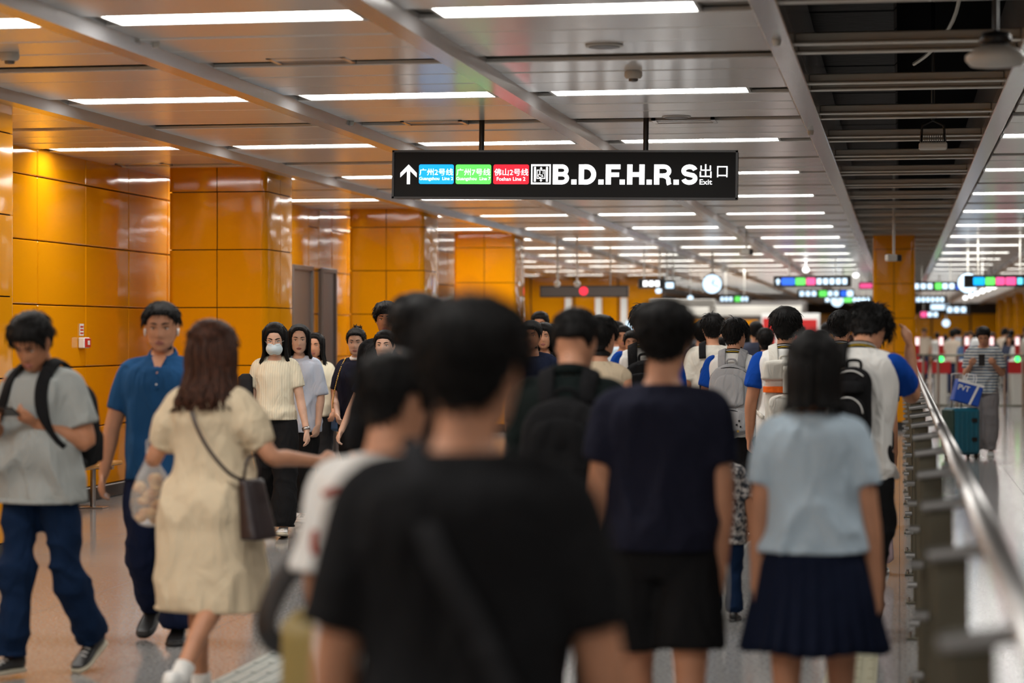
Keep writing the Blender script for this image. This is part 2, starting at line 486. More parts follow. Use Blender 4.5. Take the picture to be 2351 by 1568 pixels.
HEADT = np.array([  # z, half width, front y, back y
    (-.120, .012, .058, .030), (-.112, .028, .074, .005), (-.098, .044, .081, -.020), (-.078, .058, .084, -.045),
    (-.052, .068, .086, -.072), (-.025, .0735, .087, -.090), (.0, .0765, .088, -.100), (.028, .077, .088, -.103),
    (.056, .0735, .083, -.101), (.080, .066, .070, -.092), (.100, .050, .048, -.074), (.110, .034, .026, -.056), (.1165, .014, .004, -.034)])
def head_rings(n=44, m=34, hair=False):
    zs = np.interp(np.linspace(0, 1, m), [0, .15, .85, 1], [-.120, -.100, .100, .1165])
    rings = []
    for z in zs:
        w, yf, yb = (np.interp(z, HEADT[:, 0], HEADT[:, k]) for k in (1, 2, 3))
        if hair: yb = min(yb, -.078) if z < 0 else yb; w = max(w, .058) if z < 0 else w
        c = (yf+yb)/2 if z > .05 or z < -.06 else -.006
        r = []
        for j in range(n):
            a = 2*math.pi*j/n  # 0 = front (+y)
            sx, sy = math.sin(a), math.cos(a)
            px = math.copysign(abs(sx)**0.92, sx)*w
            py = c+(yf-c)*abs(sy)**0.92 if sy > 0 else c-(c-yb)*abs(sy)**0.95
            r.append((px, py, z))
        rings.append(r)
    return rings
def face_relief(x, y, z):
    g = lambda a, b: np.exp(-(a/b)**2)
    d = 0.0
    ax = abs(x)
    d += .021*g(x, .0115)*(np.clip((.016-z)/.052, 0, 1) if z > -.037 else np.exp(-((z+.037)/.009)**2))
    d += .004*g(ax-.014, .008)*g(z+.036, .009)
    d += -.010*g(ax-.031, .017)*g(z-.002, .0115)
    d += .004*g(ax-.028, .022)*g(z-.022, .009)
    d += .004*g(ax-.043, .018)*g(z+.030, .018)
    d += .0065*g(x, .021)*g(z+.070, .0085) - .003*g(x, .025)*g(z+.0565, .006) - .003*g(x, .03)*g(z+.084, .006)
    d += .006*g(x, .02)*g(z+.103, .010)
    return d
BODYT = {  # z, rx, ry, yc
 'm': np.array([(.80, .125, .10, 0), (.86, .160, .112, -.005), (.93, .166, .115, -.008), (1.00, .156, .108, -.004), (1.08, .146, .102, .002), (1.17, .152, .105, .004), (1.27, .168, .112, .0), (1.34, .172, .106, -.008), (1.39, .150, .088, -.014), (1.43, .085, .068, -.016), (1.46, .058, .056, -.014)]),
 'f': np.array([(.80, .125, .10, 0), (.86, .165, .115, -.01), (.93, .168, .116, -.012), (1.00, .146, .102, -.004), (1.08, .128, .092, .004), (1.17, .136, .098, .008), (1.27, .150, .112, .008), (1.34, .150, .098, -.004), (1.39, .130, .080, -.014), (1.43, .072, .058, -.016), (1.46, .050, .049, -.014)])}
def nrm(v):
    v = np.array(v, float); return v/(np.linalg.norm(v)+1e-9)

class Person:
    """figure 1.70 m high facing +y, scaled to h; arms given as unit vectors (x outward)"""
    def __init__(s, name, label, x, y, rz=0, h=1.70, sex='m', fat=1.0, skin='skin', voxel=.011,
                 aL=((.10, 0, -1), (.06, .10, -1)), aR=((.10, 0, -1), (.06, .10, -1)), hdL=None, hdR=None, pnL=None, pnR=None,
                 curl=.45, lL=(0, 0), lR=(0, 0), foot=(0, 0), lean=0, head=(0, 0, 0), group=None, face=False, parts=True, handed=True):
        s.h, s.sc, s.sex, s.fat, s.voxel = h, h/1.70, sex, fat, voxel
        s.root = empty(name, (x, y, 0), math.radians(rz)); tag(s.root, label, 'person', group)
        s.lean = math.radians(lean); s.curl = curl; s.face = face; s.dz = 0
        sw = .170 if sex == 'm' else .146
        s.af = fat*(1 if sex == 'm' else .88)
        s.J = J = {}
        for sd, leg, k in (('L', lL, -1), ('R', lR, 1)):
            hip = np.array([k*.092, 0, .90]); a = math.radians(leg[0]); b = math.radians(leg[0]-leg[1])
            kn = hip+.43*np.array([0, math.sin(a), -math.cos(a)]); an = kn+.40*np.array([0, math.sin(b), -math.cos(b)])
            J['hip'+sd], J['kn'+sd], J['an'+sd] = hip, kn, an
            J['fp'+sd] = math.radians(foot[0 if sd == 'L' else 1])
        # put the lower foot on the floor
        lo = min(min((s.fpt(sd, f, u)[2] for f in (-.07, .19) for u in (-.075,))) for sd in 'LR')
        s.dz = -lo
        for q in J:
            if q[:2] != 'fp': J[q] = J[q]+np.array([0, 0, s.dz])
        for sd, arm, hd, pn, k in (('L', aL, hdL, pnL, -1), ('R', aR, hdR, pnR, 1)):
            mir = np.array([k, 1, 1])
            sh = s.up(np.array([k*sw, -.012, 1.362]))
            u = nrm(np.array(arm[0])*mir); f = nrm(np.array(arm[1])*mir)
            el = sh+.285*u; wr = el+.245*f
            J['sh'+sd], J['el'+sd], J['wr'+sd] = sh, el, wr
            J['hd'+sd] = nrm(np.array(hd)*mir) if hd is not None else f
            n = np.array(pn, float)*mir if pn is not None else np.array([-k, 0, 0.])
            n = n-J['hd'+sd]*np.dot(n, J['hd'+sd]); J['pn'+sd] = nrm(n)
        p, yw, tl = map(math.radians, head)
        s.HM = Matrix.Rotation(yw, 3, 'Z') @ Matrix.Rotation(-p, 3, 'X') @ Matrix.Rotation(tl, 3, 'Y')
        s.nb = s.up(np.array([0, -.014, 1.44]))
        s.LM = Matrix.Rotation(-s.lean, 3, 'X')
        off = s.HM @ Vector((0, .022, .145))
        off = s.LM @ off
        s.hc = s.nb+np.array(off)
        if parts: s.skin_mesh(M[skin], handed)
    def fpt(s, sd, f, u, w=0):
        """point of the foot: f forward, u up, w sideways from the ankle"""
        an = s.J['an'+sd]; a = s.J['fp'+sd]; k = -1 if sd == 'L' else 1
        F = np.array([k*.10, math.cos(a), -math.sin(a)]); F /= np.linalg.norm(F)
        U = np.array([0, math.sin(a), math.cos(a)]); S = np.cross(F, U)
        return an+F*f+U*u+S*w
    def up(s, p):
        p = np.array(p, float)
        w = float(sstep(.90, 1.06, p[2]))*s.lean
        c, q = math.cos(w), math.sin(w); y, z = p[1], p[2]-.95
        return np.array([p[0], y*c+z*q, .95-y*q+z*c+s.dz])
    def hp(s, p):
        return s.hc+np.array(s.LM @ (s.HM @ Vector(p)))
    def ring(s, z, gx=0, gy=0, n=26, mulx=1, tab=None):
        T = BODYT[s.sex] if tab is None else tab
        rx, ry, yc = (np.interp(z, T[:, 0], T[:, k]) for k in (1, 2, 3))
        rx = rx*s.fat*mulx+gx; ry = ry*s.fat+gy
        return [s.up((rx*math.copysign(abs(math.cos(a))**.85, math.cos(a)), yc+ry*math.copysign(abs(math.sin(a))**.85, math.sin(a)), z)) for a in (2*math.pi*j/n for j in range(n))]
    def world(s, p):
        return np.array(p)*s.sc
    def put(s, name, me, mt, parent=None, disp=None):
        for m in (mt if isinstance(mt, (list, tuple)) else [mt]): me.materials.append(m)
        if disp: displace(me, disp)
        n = len(me.vertices); co = np.empty(n*3, np.float32); me.vertices.foreach_get('co', co)
        me.vertices.foreach_set('co', co*s.sc); me.name = name; me.update()
        return link(name, me, parent or s.root)
    def limb(s, mb, pts, rad, n=14, **k): mb.tube(spline(pts, 4), [np.interp(i/(4*(len(pts)-1)), np.linspace(0, 1, len(rad)), rad) for i in range(4*(len(pts)-1)+1)], n, **k)
    def skin_mesh(s, mt, handed):
        mb = MB(); J = s.J; f = s.af
        mb.loft([s.ring(z, -.006, -.006) for z in (.80, .84, .90, .96, 1.02, 1.08, 1.16, 1.24, 1.31, 1.36, 1.40, 1.43, 1.46)])
        nr = .055 if s.sex == 'm' else .046
        mb.tube([s.up((0, -.012, 1.38)), s.nb, s.hp((0, -.018, -.075)), s.hp((0, -.014, -.03))], [nr*1.25, nr*1.03, nr*.98, nr*.95], 20)
        R_ = head_rings()
        rings = []
        for r in R_:
            q = []
            for x, y, z in r:
                if y > .03: y += face_relief(x, y, z)
                q.append(s.hp((x, y, z)))
            rings.append(q)
        mb.loft(rings)
        for k in (-1, 1):
            E = Matrix.Rotation(k*.35, 3, 'Z')
            mb.ell(s.hp((k*.079, -.010, -.002)), (.008, .017, .031), 12, 8, M=s.LM @ s.HM @ E)
        for sd, k in (('L', -1), ('R', 1)):
            sh, el, wr = J['sh'+sd], J['el'+sd], J['wr'+sd]; d, n = J['hd'+sd], J['pn'+sd]
            inn = s.up((k*.09, -.012, 1.37))
            ap = [inn, sh, sh*.5+el*.5, el, el*.7+wr*.3, el*.35+wr*.65, wr, wr+d*.02]
            mb.tube(spline(ap, 4), [np.interp(i/4, [0, 1, 2, 3, 4, 5, 6, 7], [.050*f, .052*f, .049*f, .042*f, .042*f, .034*f, .027, .024]) for i in range(29)], 16)
            # hand
            t = np.cross(d, n)*k
            mb.tube([wr-d*.01, wr+d*.03, wr+d*.065, wr+d*.092], [(.025, .021), (.034, .017), (.041, .016), (.038, .013)], 12, up=n)
            if handed:
                cu = s.curl if not isinstance(s.curl, dict) else s.curl[sd]
                for q, (off, ln, ex) in enumerate(((.033, .070, 0), (.011, .078, .06), (-.011, .073, .12), (-.032, .058, .2))):
                    p = wr+d*.082+t*off; ang = .10+ex*.5; pts = [p-d*.02, p]; dirv = d
                    for e, sl in enumerate((.45, .31, .24)):
                        ang += (cu+ex*.4)*(1.0, 1.25, .8)[e]
                        dirv = d*math.cos(ang)+n*math.sin(ang)+t*off*2.0
                        p = p+nrm(dirv)*ln*sl; pts.append(p)
                    mb.tube(pts, [.0095, .0095, .0088, .0082, .0065], 8)
                p = wr+d*.022+t*.022
                mb.tube([p, p+d*.028+t*.022+n*.012, p+d*.058+t*.027+n*.024, p+d*.080+t*.020+n*.034], [.013, .0125, .0105, .008], 8)
            else:
                mb.tube([wr+d*.08, wr+d*.12+n*.012, wr+d*.15+n*.035], [(.036, .014), (.034, .013), (.028, .011)], 10, up=n)
            hip, kn, an = J['hip'+sd], J['kn'+sd], J['an'+sd]
            top = s.up((k*.085, 0, .95)) if False else hip+np.array([0, 0, .03])
            pts = [top, hip*.6+kn*.4, kn, kn*.65+an*.35+np.array([0, -.008, 0]), an]
            mb.tube(spline(pts, 4), [np.interp(i/16, [0, .25, .5, .66, .9, 1], [.090*f, .078*f, .054*f, .055*f, .036, .038]) for i in range(17)], 16)
            # bare foot, slim enough to sit inside its shoe
            mb.tube([s.fpt(sd, -.045, -.045), s.fpt(sd, 0, -.035), s.fpt(sd, .07, -.050), s.fpt(sd, .13, -.058), s.fpt(sd, .165, -.062)], [(.022, .018), (.026, .028), (.030, .018), (.032, .010), (.022, .007)], 10, up=(0, 0, 1))
        me = remesh(mb, s.voxel, 3 if s.voxel < .008 else 2, .45)
        s.body = s.put('body', me, mt)
        if s.face: s.make_face()
    def make_face(s, eyes=True):
        hs = lambda x, z: (np.interp(z, HEADT[:, 0], HEADT[:, 2])*1.0)
        def surf(x, z, o=0):
            w, yf = np.interp(z, HEADT[:, 0], HEADT[:, 1]), np.interp(z, HEADT[:, 0], HEADT[:, 2])
            c = -.006 if -.06 < z < .05 else 0.0
            sx = min(1, (abs(x)/w)**(1/.92)); y = c+(yf-c)*(1-sx*sx)**.46
            return (x, y+face_relief(x, y, z)+o, z)
        for k in (-1, 1):
            m = MB(); c = surf(k*.031, .001, .0002)
            m.ell((0, 0, 0), (.0135, .0075, .0052), 14, 8)
            for i, f in enumerate(m.f):
                cx = sum(m.v[q][0] for q in f)/len(f)
                if abs(cx+.001*k) < .0058: m.m[i] = 1
            m.v = [tuple(s.hp((c[0]+p[0], c[1]+p[1]-max(0, p[0]*k)*.35, c[2]+p[2]))) for p in m.v]
            me = m.mesh('eye', [], True); s.put('eye', me, [M['eye_white'], M['eye_iris']])
            m = MB(); m.tube([s.hp(surf(k*(.013+.036*t), .0075+.003*math.sin(math.pi*t), .0012)) for t in np.linspace(0, 1, 7)], [.0006, .0017, .002, .002, .002, .0016, .0006], 6)
            s.put('eyelash', m.mesh('eyelash', [], True), M['hair_black'])
            m = MB(); m.tube([s.hp(surf(k*(.012+.038*t), .0225+.006*math.sin(math.pi*t*.8), .001)) for t in np.linspace(0, 1, 7)], [(.0025, .0012), (.0038, .0015), (.004, .0015), (.0036, .0015), (.003, .0015), (.002, .0012), (.0006, .0006)], 8, up=(0, 1, 0))
            s.put('eyebrow', m.mesh('eyebrow', [], True), M['hair_black'])
        m = MB()
        m.tube([s.hp(surf(x, -.0665+.0022*math.cos(x*110), .0008)) for x in np.linspace(-.024, .024, 9)], [.0008, .0028, .0036, .004, .0038, .004, .0036, .0028, .0008], 8)
        m.tube([s.hp(surf(x, -.0745-.0012*math.cos(x*70), .0006)) for x in np.linspace(-.021, .021, 9)], [.0008, .003, .004, .0046, .0048, .0046, .004, .003, .0008], 8)
        s.put('mouth', m.mesh('mouth', [], True), M['lips'])
    # ---------------------------------------------------------------- clothes
    def top(s, mt, loose=.016, hem=.86, sleeve=.62, sl=.020, name='shirt', sleeve_mt=None, fold=.007, seed=1, voxel=None, flare=0.0, puff=False, neck=1.447, cuff_r=None, drop=.55):
        voxel = voxel or max(.0125, s.voxel)
        mb = MB(); J = s.J; f = s.fat
        T = BODYT[s.sex].copy()
        ch = np.interp(1.27, T[:, 0], T[:, 1])*f
        rings = []; zs = list(np.arange(hem, 1.30, .06))+[1.31, 1.35, 1.385, 1.415, neck]
        mx = my = 0
        for z in zs[::-1]:
            rx, ry, yc = (np.interp(z, T[:, 0], T[:, k]) for k in (1, 2, 3))
            if z < .80: rx, ry = .158, .112
            rx, ry = rx*f+loose, ry*f+loose
            if z < 1.27:
                rx = max(rx, ch*.985+loose*.6); ry = max(ry, .100*f+loose)
                mx = max(mx, rx*.985); my = max(my, ry*.985); rx, ry = max(rx, mx), max(ry, my)
                if z < 1.0: rx, ry = max(rx, .188*f), max(ry, .142*f+loose*.3)
                e = max(0, (1.22-z))*flare; rx += e; ry += e*.8
            if z > 1.40: rx, ry = rx-loose*.55, ry-loose*.55
            rings.append([s.up((rx*math.copysign(abs(math.cos(a))**.85, math.cos(a)), yc+ry*math.copysign(abs(math.sin(a))**.85, math.sin(a)), z-max(0, z-1.385)*drop*max(0, math.sin(a)))) for a in (2*math.pi*j/30 for j in range(30))])
        mb.loft(rings[::-1])
        out = []
        for sd, k in (('L', -1), ('R', 1)):
            sm = mb if sleeve_mt is None else MB()
            sh, el, wr = J['sh'+sd], J['el'+sd], J['wr'+sd]
            g = s.af; a0 = s.up((k*.040, -.018, 1.412)); a1 = s.up((k*.100, -.016, 1.393))
            if sleeve <= 1: end = sh+(el-sh)*sleeve; path = [a0, a1, sh, sh*.5+end*.5, end]
            else: end = el+(wr-el)*(sleeve-1); path = [a0, a1, sh, el*.5+sh*.5, el, end]
            r0 = [.040, .050*g, .054*g+sl*.3, .055*g+sl*.8, (cuff_r or .050*g+sl)] if sleeve <= 1 else [.040, .050*g, .054*g+sl*.3, .054*g+sl, .048*g+sl, (cuff_r or .038*g+sl)]
            if puff: r0 = [.036, .050, .072, .092, .058]
            if sleeve_mt is not None:
                s.limb(mb, [a0, a1, a1*.35+sh*.65], [.040, .050*g, .053*g], 18)
                path = [a1*.45+sh*.55]+path[2:]; r0 = [.046*g]+r0[2:]
            s.limb(sm, path, r0, 18)
            if sleeve_mt is not None:
                me = remesh(sm, voxel, 4); out.append((me, sleeve_mt))
        me = remesh(mb, voxel, 5)
        w = waves(seed, (18, 44), (2, 7), 7); w2 = waves(seed+50, (7, 16), (6, 14), 5)
        def dsp(co, no):
            z = co[:, 2]-s.dz
            k = fold*(.30+1.0*sstep(1.32, 1.0, z))*(1-sstep(.5, .9, np.abs(no[:, 2])))
            q = w(co)+.5*w2(co); rid = 1-2*np.abs(np.sin(q*1.1))
            return rid*k*.75+w2(co)*k*.35
        o = s.put(name, me, mt, disp=dsp)
        for me, q in out: s.put('sleeve', me, q, o, disp=lambda co, no: w(co)*fold*.5+.003)
        return o
    def collar(s, mt, parent, r=.068, hgt=.035, stripe=None, tilt=.012):
        mb = MB(); sx = 1.0 if s.sex == 'm' else .9
        n = 28; prof = [(0, 0), (.004, hgt*.5), (-.002, hgt), (-.009, hgt), (-.008, 0)]
        rr = []
        for q in range(n):
            a = 2*math.pi*q/n
            rr.append([s.up(((r*sx+dr+.008*(1-hz/hgt))*math.cos(a), -.016+(r*sx*.92+dr+.006*(1-hz/hgt))*math.sin(a), 1.432+hz-tilt*math.sin(a)*1.3)) for dr, hz in prof])
        rr.append(rr[0]); mb.loft(rr, cap=False)
        o = s.put('collar', mb.mesh('collar', [], True), mt, parent)
        if stripe:
            for zz, sm in stripe:
                m = MB(); m.tube([s.up(((r*sx+.006)*math.cos(a), -.016+(r*sx*.92+.006)*math.sin(a), 1.432+zz-tilt*math.sin(a)*1.3)) for a in np.linspace(0, 2*math.pi, 29)], .0028, 6)
                s.put('collar_stripe', m.mesh('collar_stripe', [], True), sm, parent)
        return o
    def trousers(s, mt, loose=.016, length=1.0, waist=1.02, fold=.006, seed=3, name='trousers', flare=0.0, cut=None):
        mb = MB(); J = s.J; f = s.fat
        mb.loft([s.ring(z, .004, .004) for z in (.80, .84, .88, .92, .96, 1.0, waist)])
        for sd, k in (('L', -1), ('R', 1)):
            hip, kn, an = J['hip'+sd], J['kn'+sd], J['an'+sd]
            hem = an+nrm(kn-an)*.01 if length >= 1 else None
            if length >= 1:
                pts = [hip+np.array([0, 0, .03]), hip*.6+kn*.4, kn, kn*.5+an*.5, an+np.array([0, -.004, .004])]
                rad = [.090*f, .084*f+loose*.8, .066*f+loose, .060*f+loose+flare*.5, .052+loose+flare]
            else:
                e = kn+(an-kn)*0.02 if cut is None else hip+(kn-hip)*cut
                pts = [hip+np.array([0, 0, .03]), hip*.6+e*.4, hip*.25+e*.75, e]
                rad = [.090*f, .086*f+loose*.8, .082*f+loose*1.2, .080*f+loose*1.35+flare]
            s.limb(mb, pts, rad, 18)
        me = remesh(mb, max(.0135, s.voxel), 4)
        w = waves(seed, (14, 40), (14, 34)); w2 = waves(seed+9, (6, 16), (10, 24), 5)
        def dsp(co, no):
            z = co[:, 2]
            rid = 1-2*np.abs(np.tanh(w(co)))
            return (1-sstep(.5, .9, np.abs(no[:, 2])))*(rid*.9+w2(co)*.8)*fold*sstep(.84, .70, z)*(.5+.8*np.exp(-((z-.5)/.12)**2)+1.1*sstep(.28, .08, z))
        return s.put(name, me, mt, disp=dsp)
    def skirt(s, mt, hem=.55, waist=1.0, R1=.27, pleats=26, depth=.016, name='skirt'):
        mb = MB(); rings = []; n = pleats*8
        zs = list(np.linspace(waist, hem, 12))
        for i, z in enumerate(zs):
            t = i/11
            rx0, ry0 = np.interp(z, BODYT[s.sex][:, 0], BODYT[s.sex][:, 1])*s.fat+.012, np.interp(z, BODYT[s.sex][:, 0], BODYT[s.sex][:, 2])*s.fat+.012
            if z < .93: rx0, ry0 = .18, .128
            rx = max(rx0, rx0+(R1-.17)*t**1.1); ry = max(ry0, ry0+(R1*.84-.13)*t**1.1)
            r = []
            for j in range(n):
                a = 2*math.pi*j/n; ph = (a*pleats/(2*math.pi))%1
                saw = (ph-.5)*2 if ph < .82 else (1-(ph-.82)/.18)*2*.64-.64
                q = 1+depth/.2*t**.7*saw*.9+.02*t*math.sin(3*a+1)
                r.append(s.up((rx*q*math.cos(a), ry*q*math.sin(a)-.006, z+.006*t*math.sin(5*a))))
            rings.append(r[::-1])
        inner = [[p*np.array([.80, .80, 1])+np.array([0, 0, .10]) for p in rings[-1]]]
        mb.loft(rings+[[p*np.array([.975, .975, 1]) for p in rings[-1]]]+inner)
        return s.put(name, mb.mesh(name, [], True), mt)
    def shoes(s, up_mt, sole_mt, lace_mt=None, high=0.0):
        for sd, k in (('L', -1), ('R', 1)):
            sec = [(-.078, .022, -.052, -.005+high), (-.070, .032, -.055, .010+high), (-.040, .036, -.055, .020+high), (0.0, .037, -.055, .016+high), (.03, .038, -.055, -.006), (.07, .043, -.055, -.022),
                   (.11, .047, -.055, -.034), (.145, .045, -.055, -.038), (.170, .036, -.053, -.042), (.186, .020, -.050, -.046)]
            mb = MB(); rings = []
            for f, w, lo, hi in sec:
                c = (lo+hi)/2; hh = (hi-lo)/2
                rings.append([s.fpt(sd, f, c+hh*math.copysign(abs(math.sin(a))**.6, math.sin(a)), w*math.copysign(abs(math.cos(a))**.7, math.cos(a))) for a in (2*math.pi*j/16 for j in range(16))])
            mb.loft(rings[::-1]); sh = s.put('shoe', mb.mesh('shoe', [], True), up_mt)
            mb = MB(); rings = []
            for f, w, lo, hi in sec:
                f2 = f*1.03; w2 = w+.004
                rings.append([s.fpt(sd, f2, -.0635+.0115*math.copysign(abs(math.sin(a))**.4, math.sin(a)), w2*math.copysign(abs(math.cos(a))**.6, math.cos(a))) for a in (2*math.pi*j/16 for j in range(16))])
            mb.loft(rings[::-1]); s.put('sole', mb.mesh('sole', [], True), sole_mt, sh)
            if lace_mt:
                mb = MB()
                for q in range(4):
                    f = .035+.022*q; u = np.interp(f, [c[0] for c in sec], [c[3] for c in sec])
                    mb.tube([s.fpt(sd, f, u-.006, -.022), s.fpt(sd, f+.004, u+.003, -.008), s.fpt(sd, f-.004, u+.003, .008), s.fpt(sd, f, u-.006, .022)], .0035, 6)
                s.put('laces', mb.mesh('laces', [], True), lace_mt, sh)
    def socks(s, mt, top=.10):
        for sd in 'LR':
            an, kn = s.J['an'+sd], s.J['kn'+sd]; mb = MB()
            mb.tube([s.fpt(sd, .01, -.04), an, an+nrm(kn-an)*top], [.045, .044, .045], 14); s.put('sock', mb.mesh('sock', [], True), mt)
    # ---------------------------------------------------------------- hair
    def hair(s, mt, style='short', th=.022, seed=1, n=420, L=.045, length=.30, fringe=.060, nape=-.080, mess=1.0, side=-.01, detail=True, bun=False, part=0.0, wide=1.0):
        r = np.random.RandomState(seed); mb = MB(); C = np.array([0, -.012, .012])
        K = [(0, fringe), (.55, fringe-.004), (.85, fringe-.02), (1.12, side+.015), (1.28, side-.012), (1.42, .028), (1.75, .022), (1.98, -.035), (2.4, nape+.01), (3.15, nape)]
        if style in ('long', 'bob'): K = [(0, fringe), (.5, fringe-.006), (.80, fringe-.04), (1.0, -.05), (1.3, -.09), (3.15, -.12)]
        wv = waves(seed+7, (60, 140), (40, 90), 8)
        rings = []; roots = []; HR = head_rings(60, 40, hair=True); WV = wv(np.array(HR).reshape(-1, 3)).reshape(40, 60)
        for q, rg in enumerate(HR):
            out = []
            for j, p in enumerate(rg):
                p = np.array(p); a = 2*math.pi*j/60; a = a if a <= math.pi else 2*math.pi-a
                zh = np.interp(a, [k[0] for k in K], [k[1] for k in K])
                m = float(sstep(zh-.008, zh+.010, p[2]))
                vol = th*(.62+.55*float(sstep(-.02, .09, p[2])))*(1 if m > 0 else 1)
                if style == 'short' and a > 1.2: vol *= .45+.55*float(sstep(-.07, .02, p[2]))
                d = p-C; l = np.linalg.norm(d)
                t = vol*m+(-.014)*(1-m)
                t += m*.0035*mess*WV[q, j]
                pt = C+d*(1+t/l)
                out.append(pt)
                if m > .75: roots.append((pt, d/l, a))
            rings.append(out)
        tip = np.array([0, -.016, .1165+th*1.15])
        rings.append([tip+(p-tip)*.15 for p in rings[-1]])
        mb.loft([[s.hp(p) for p in rg] for rg in rings])
        crown = np.array([part, -.045, .13])
        if detail:
            for _ in range(n):
                p, nn, a = roots[r.randint(len(roots))]
                fl = p-crown; fl = fl-nn*np.dot(fl, nn); fl = nrm(fl+r.normal(0, .012*mess, 3)+np.array([0, 0, -.02]))
                ln = L*r.uniform(.6, 1.25)*(.45 if p[2] < .03 else 1); lift = r.uniform(.0, .16)*mess; w = r.uniform(.0016, .0036)
                p0 = p-nn*.005; p1 = p0+fl*ln*.45+nn*(.006+ln*lift*.4); p2 = p0+fl*ln+nn*(.002+ln*lift*.55)+np.array([0, 0, -.004])
                mb.tube([s.hp(p0), s.hp(p1), s.hp(p2)], [w, w*.9, .0006], 4)
        if style in ('long', 'bob'):
            for i in range(n):
                ph = r.uniform(-1, 1)*2.05; ph = math.copysign(abs(ph)**.9, ph)    # 0 = back
                sx, cy = math.sin(ph), -math.cos(ph)
                lay = r.uniform(0, 1); o = .002+.016*lay
                zend = -length*(1-.22*r.uniform(0, 1)**2)*(1-.12*max(0, abs(ph)-1.2))
                pts = []
                st = [(.105, .050, .066), (.07, .078, .098), (.0, .080*wide, .110), (-.06, .078*wide, .106), (-.12, .080*wide, .104)]
                zz = -.12
                while zz > zend: zz -= .05; st.append((max(zz, zend), .084*wide+min(.045, (-.12-zz)*.28), .108+min(.038, (-.12-zz)*.30)))
                wob = r.uniform(-1, 1); cw = r.uniform(8, 16); cp = r.uniform(0, 6)
                for z, rx, ry in st:
                    k = max(0, -z-.02)
                    ww = .012*k/.2*math.sin(cw*z*3+cp)*mess
                    pts.append(s.hp((sx*(rx+o)+ww+wob*.02*k, cy*(ry+o)-.004+(ww*.5), z)))
                m_ = len(pts); w = r.uniform(.007, .013)
                mb.tube(pts, [w*(1 if t < .7 else max(.06, (1-t)/.3)) for t in np.linspace(0, 1, m_)], 5, flat=.6)
        if bun:
            mb.ell(s.hp((0, -.075, .115)), (.034, .034, .030), 14, 9)
            for i in range(40):
                a = r.uniform(0, 6.28); c = np.array([0, -.075, .115]); q = np.array([math.cos(a), math.sin(a), r.uniform(-.5, .9)])*.030
                mb.tube([s.hp(c+q), s.hp(c+q*1.25+r.normal(0, .008, 3)), s.hp(c+q*1.3+r.normal(0, .016, 3))], [.004, .003, .0005], 4)
        return s.put('hair', mb.mesh('hair', [], True), mt)

def cloth(name, c, rough=.9, sheen=0.0, bs=220, st=.25, spec=.12):
    m = mat(name, c, rough, 0, spec, sheen=sheen); nt = m.node_tree; N = nt.nodes
    tc = N.new('ShaderNodeTexCoord'); mp = N.new('ShaderNodeMapping'); no = N.new('ShaderNodeTexNoise'); bp = N.new('ShaderNodeBump')
    mp.inputs['Scale'].default_value = (1.5, 1.5, .62); no.inputs['Scale'].default_value = 6.5; no.inputs['Detail'].default_value = 2.5; no.inputs['Roughness'].default_value = .45; no.inputs['Distortion'].default_value = 1.4
    bp.inputs['Strength'].default_value = .55; bp.inputs['Distance'].default_value = .045
    nt.links.new(tc.outputs['Object'], mp.inputs[0]); nt.links.new(mp.outputs[0], no.inputs['Vector']); nt.links.new(no.outputs[0], bp.inputs['Height']); nt.links.new(bp.outputs[0], bsdf(m).inputs['Normal'])
    M[name] = m; return m
def skinmat(name, c):
    m = mat(name, c, .48, 0, .35)
    noise_col(m, tuple(q*.92 for q in c), tuple(min(1, q*1.06) for q in c), 14, 3); M[name] = m
skinmat('skin', (.52, .25, .145)); skinmat('skin_tan', (.43, .19, .10)); skinmat('skin_fair', (.62, .38, .27))
def hairmat(name, c):
    m = mat(name, c, .55, 0, .16); bump(m, 60, .35, .004, (6, 6, 1.2)); M[name] = m
hairmat('hair_black', (.0065, .006, .006)); hairmat('hair_brown', (.035, .013, .007)); hairmat('hair_reddish', (.06, .018, .012))
noise_col(M['hair_brown'], (.012, .006, .004), (.075, .026, .013), 30, 3, (5, 5, 1))
M['eye_white'] = mat('eye_white', (.62, .58, .54), .2); M['eye_iris'] = mat('eye_iris', (.012, .008, .006), .12)
M['lips'] = mat('lips', (.36, .12, .10), .4)
for n_, c_ in {'c_black': (.010, .010, .011), 'c_navy': (.012, .013, .026), 'c_darknavy': (.008, .012, .030), 'c_ltblue': (.50, .62, .72), 'c_cream': (.66, .545, .38), 'c_creamtop': (.72, .66, .50),
               'c_polo': (.015, .070, .18), 'c_grey': (.34, .36, .35), 'c_white': (.78, .77, .74), 'c_offwhite': (.60, .57, .50), 'c_blue': (.006, .06, .36), 'c_pants': (.010, .016, .045),
               'c_trackblue': (.006, .018, .052), 'c_charcoal': (.022, .022, .024), 'c_greypant': (.25, .235, .24), 'c_pink': (.55, .42, .46), 'c_beige': (.58, .47, .33), 'c_paleshirt': (.60, .66, .78), 'c_teal_trim': (.02, .36, .30),
               'c_yellow': (.75, .50, .06), 'c_darkgreen': (.006, .010, .0095), 'c_greybag': (.36, .36, .37), 'c_whitebag': (.66, .64, .58), 'c_orange': (.95, .16, .02), 'c_purpleblk': (.018, .012, .016)}.items():
    cloth(n_, c_)
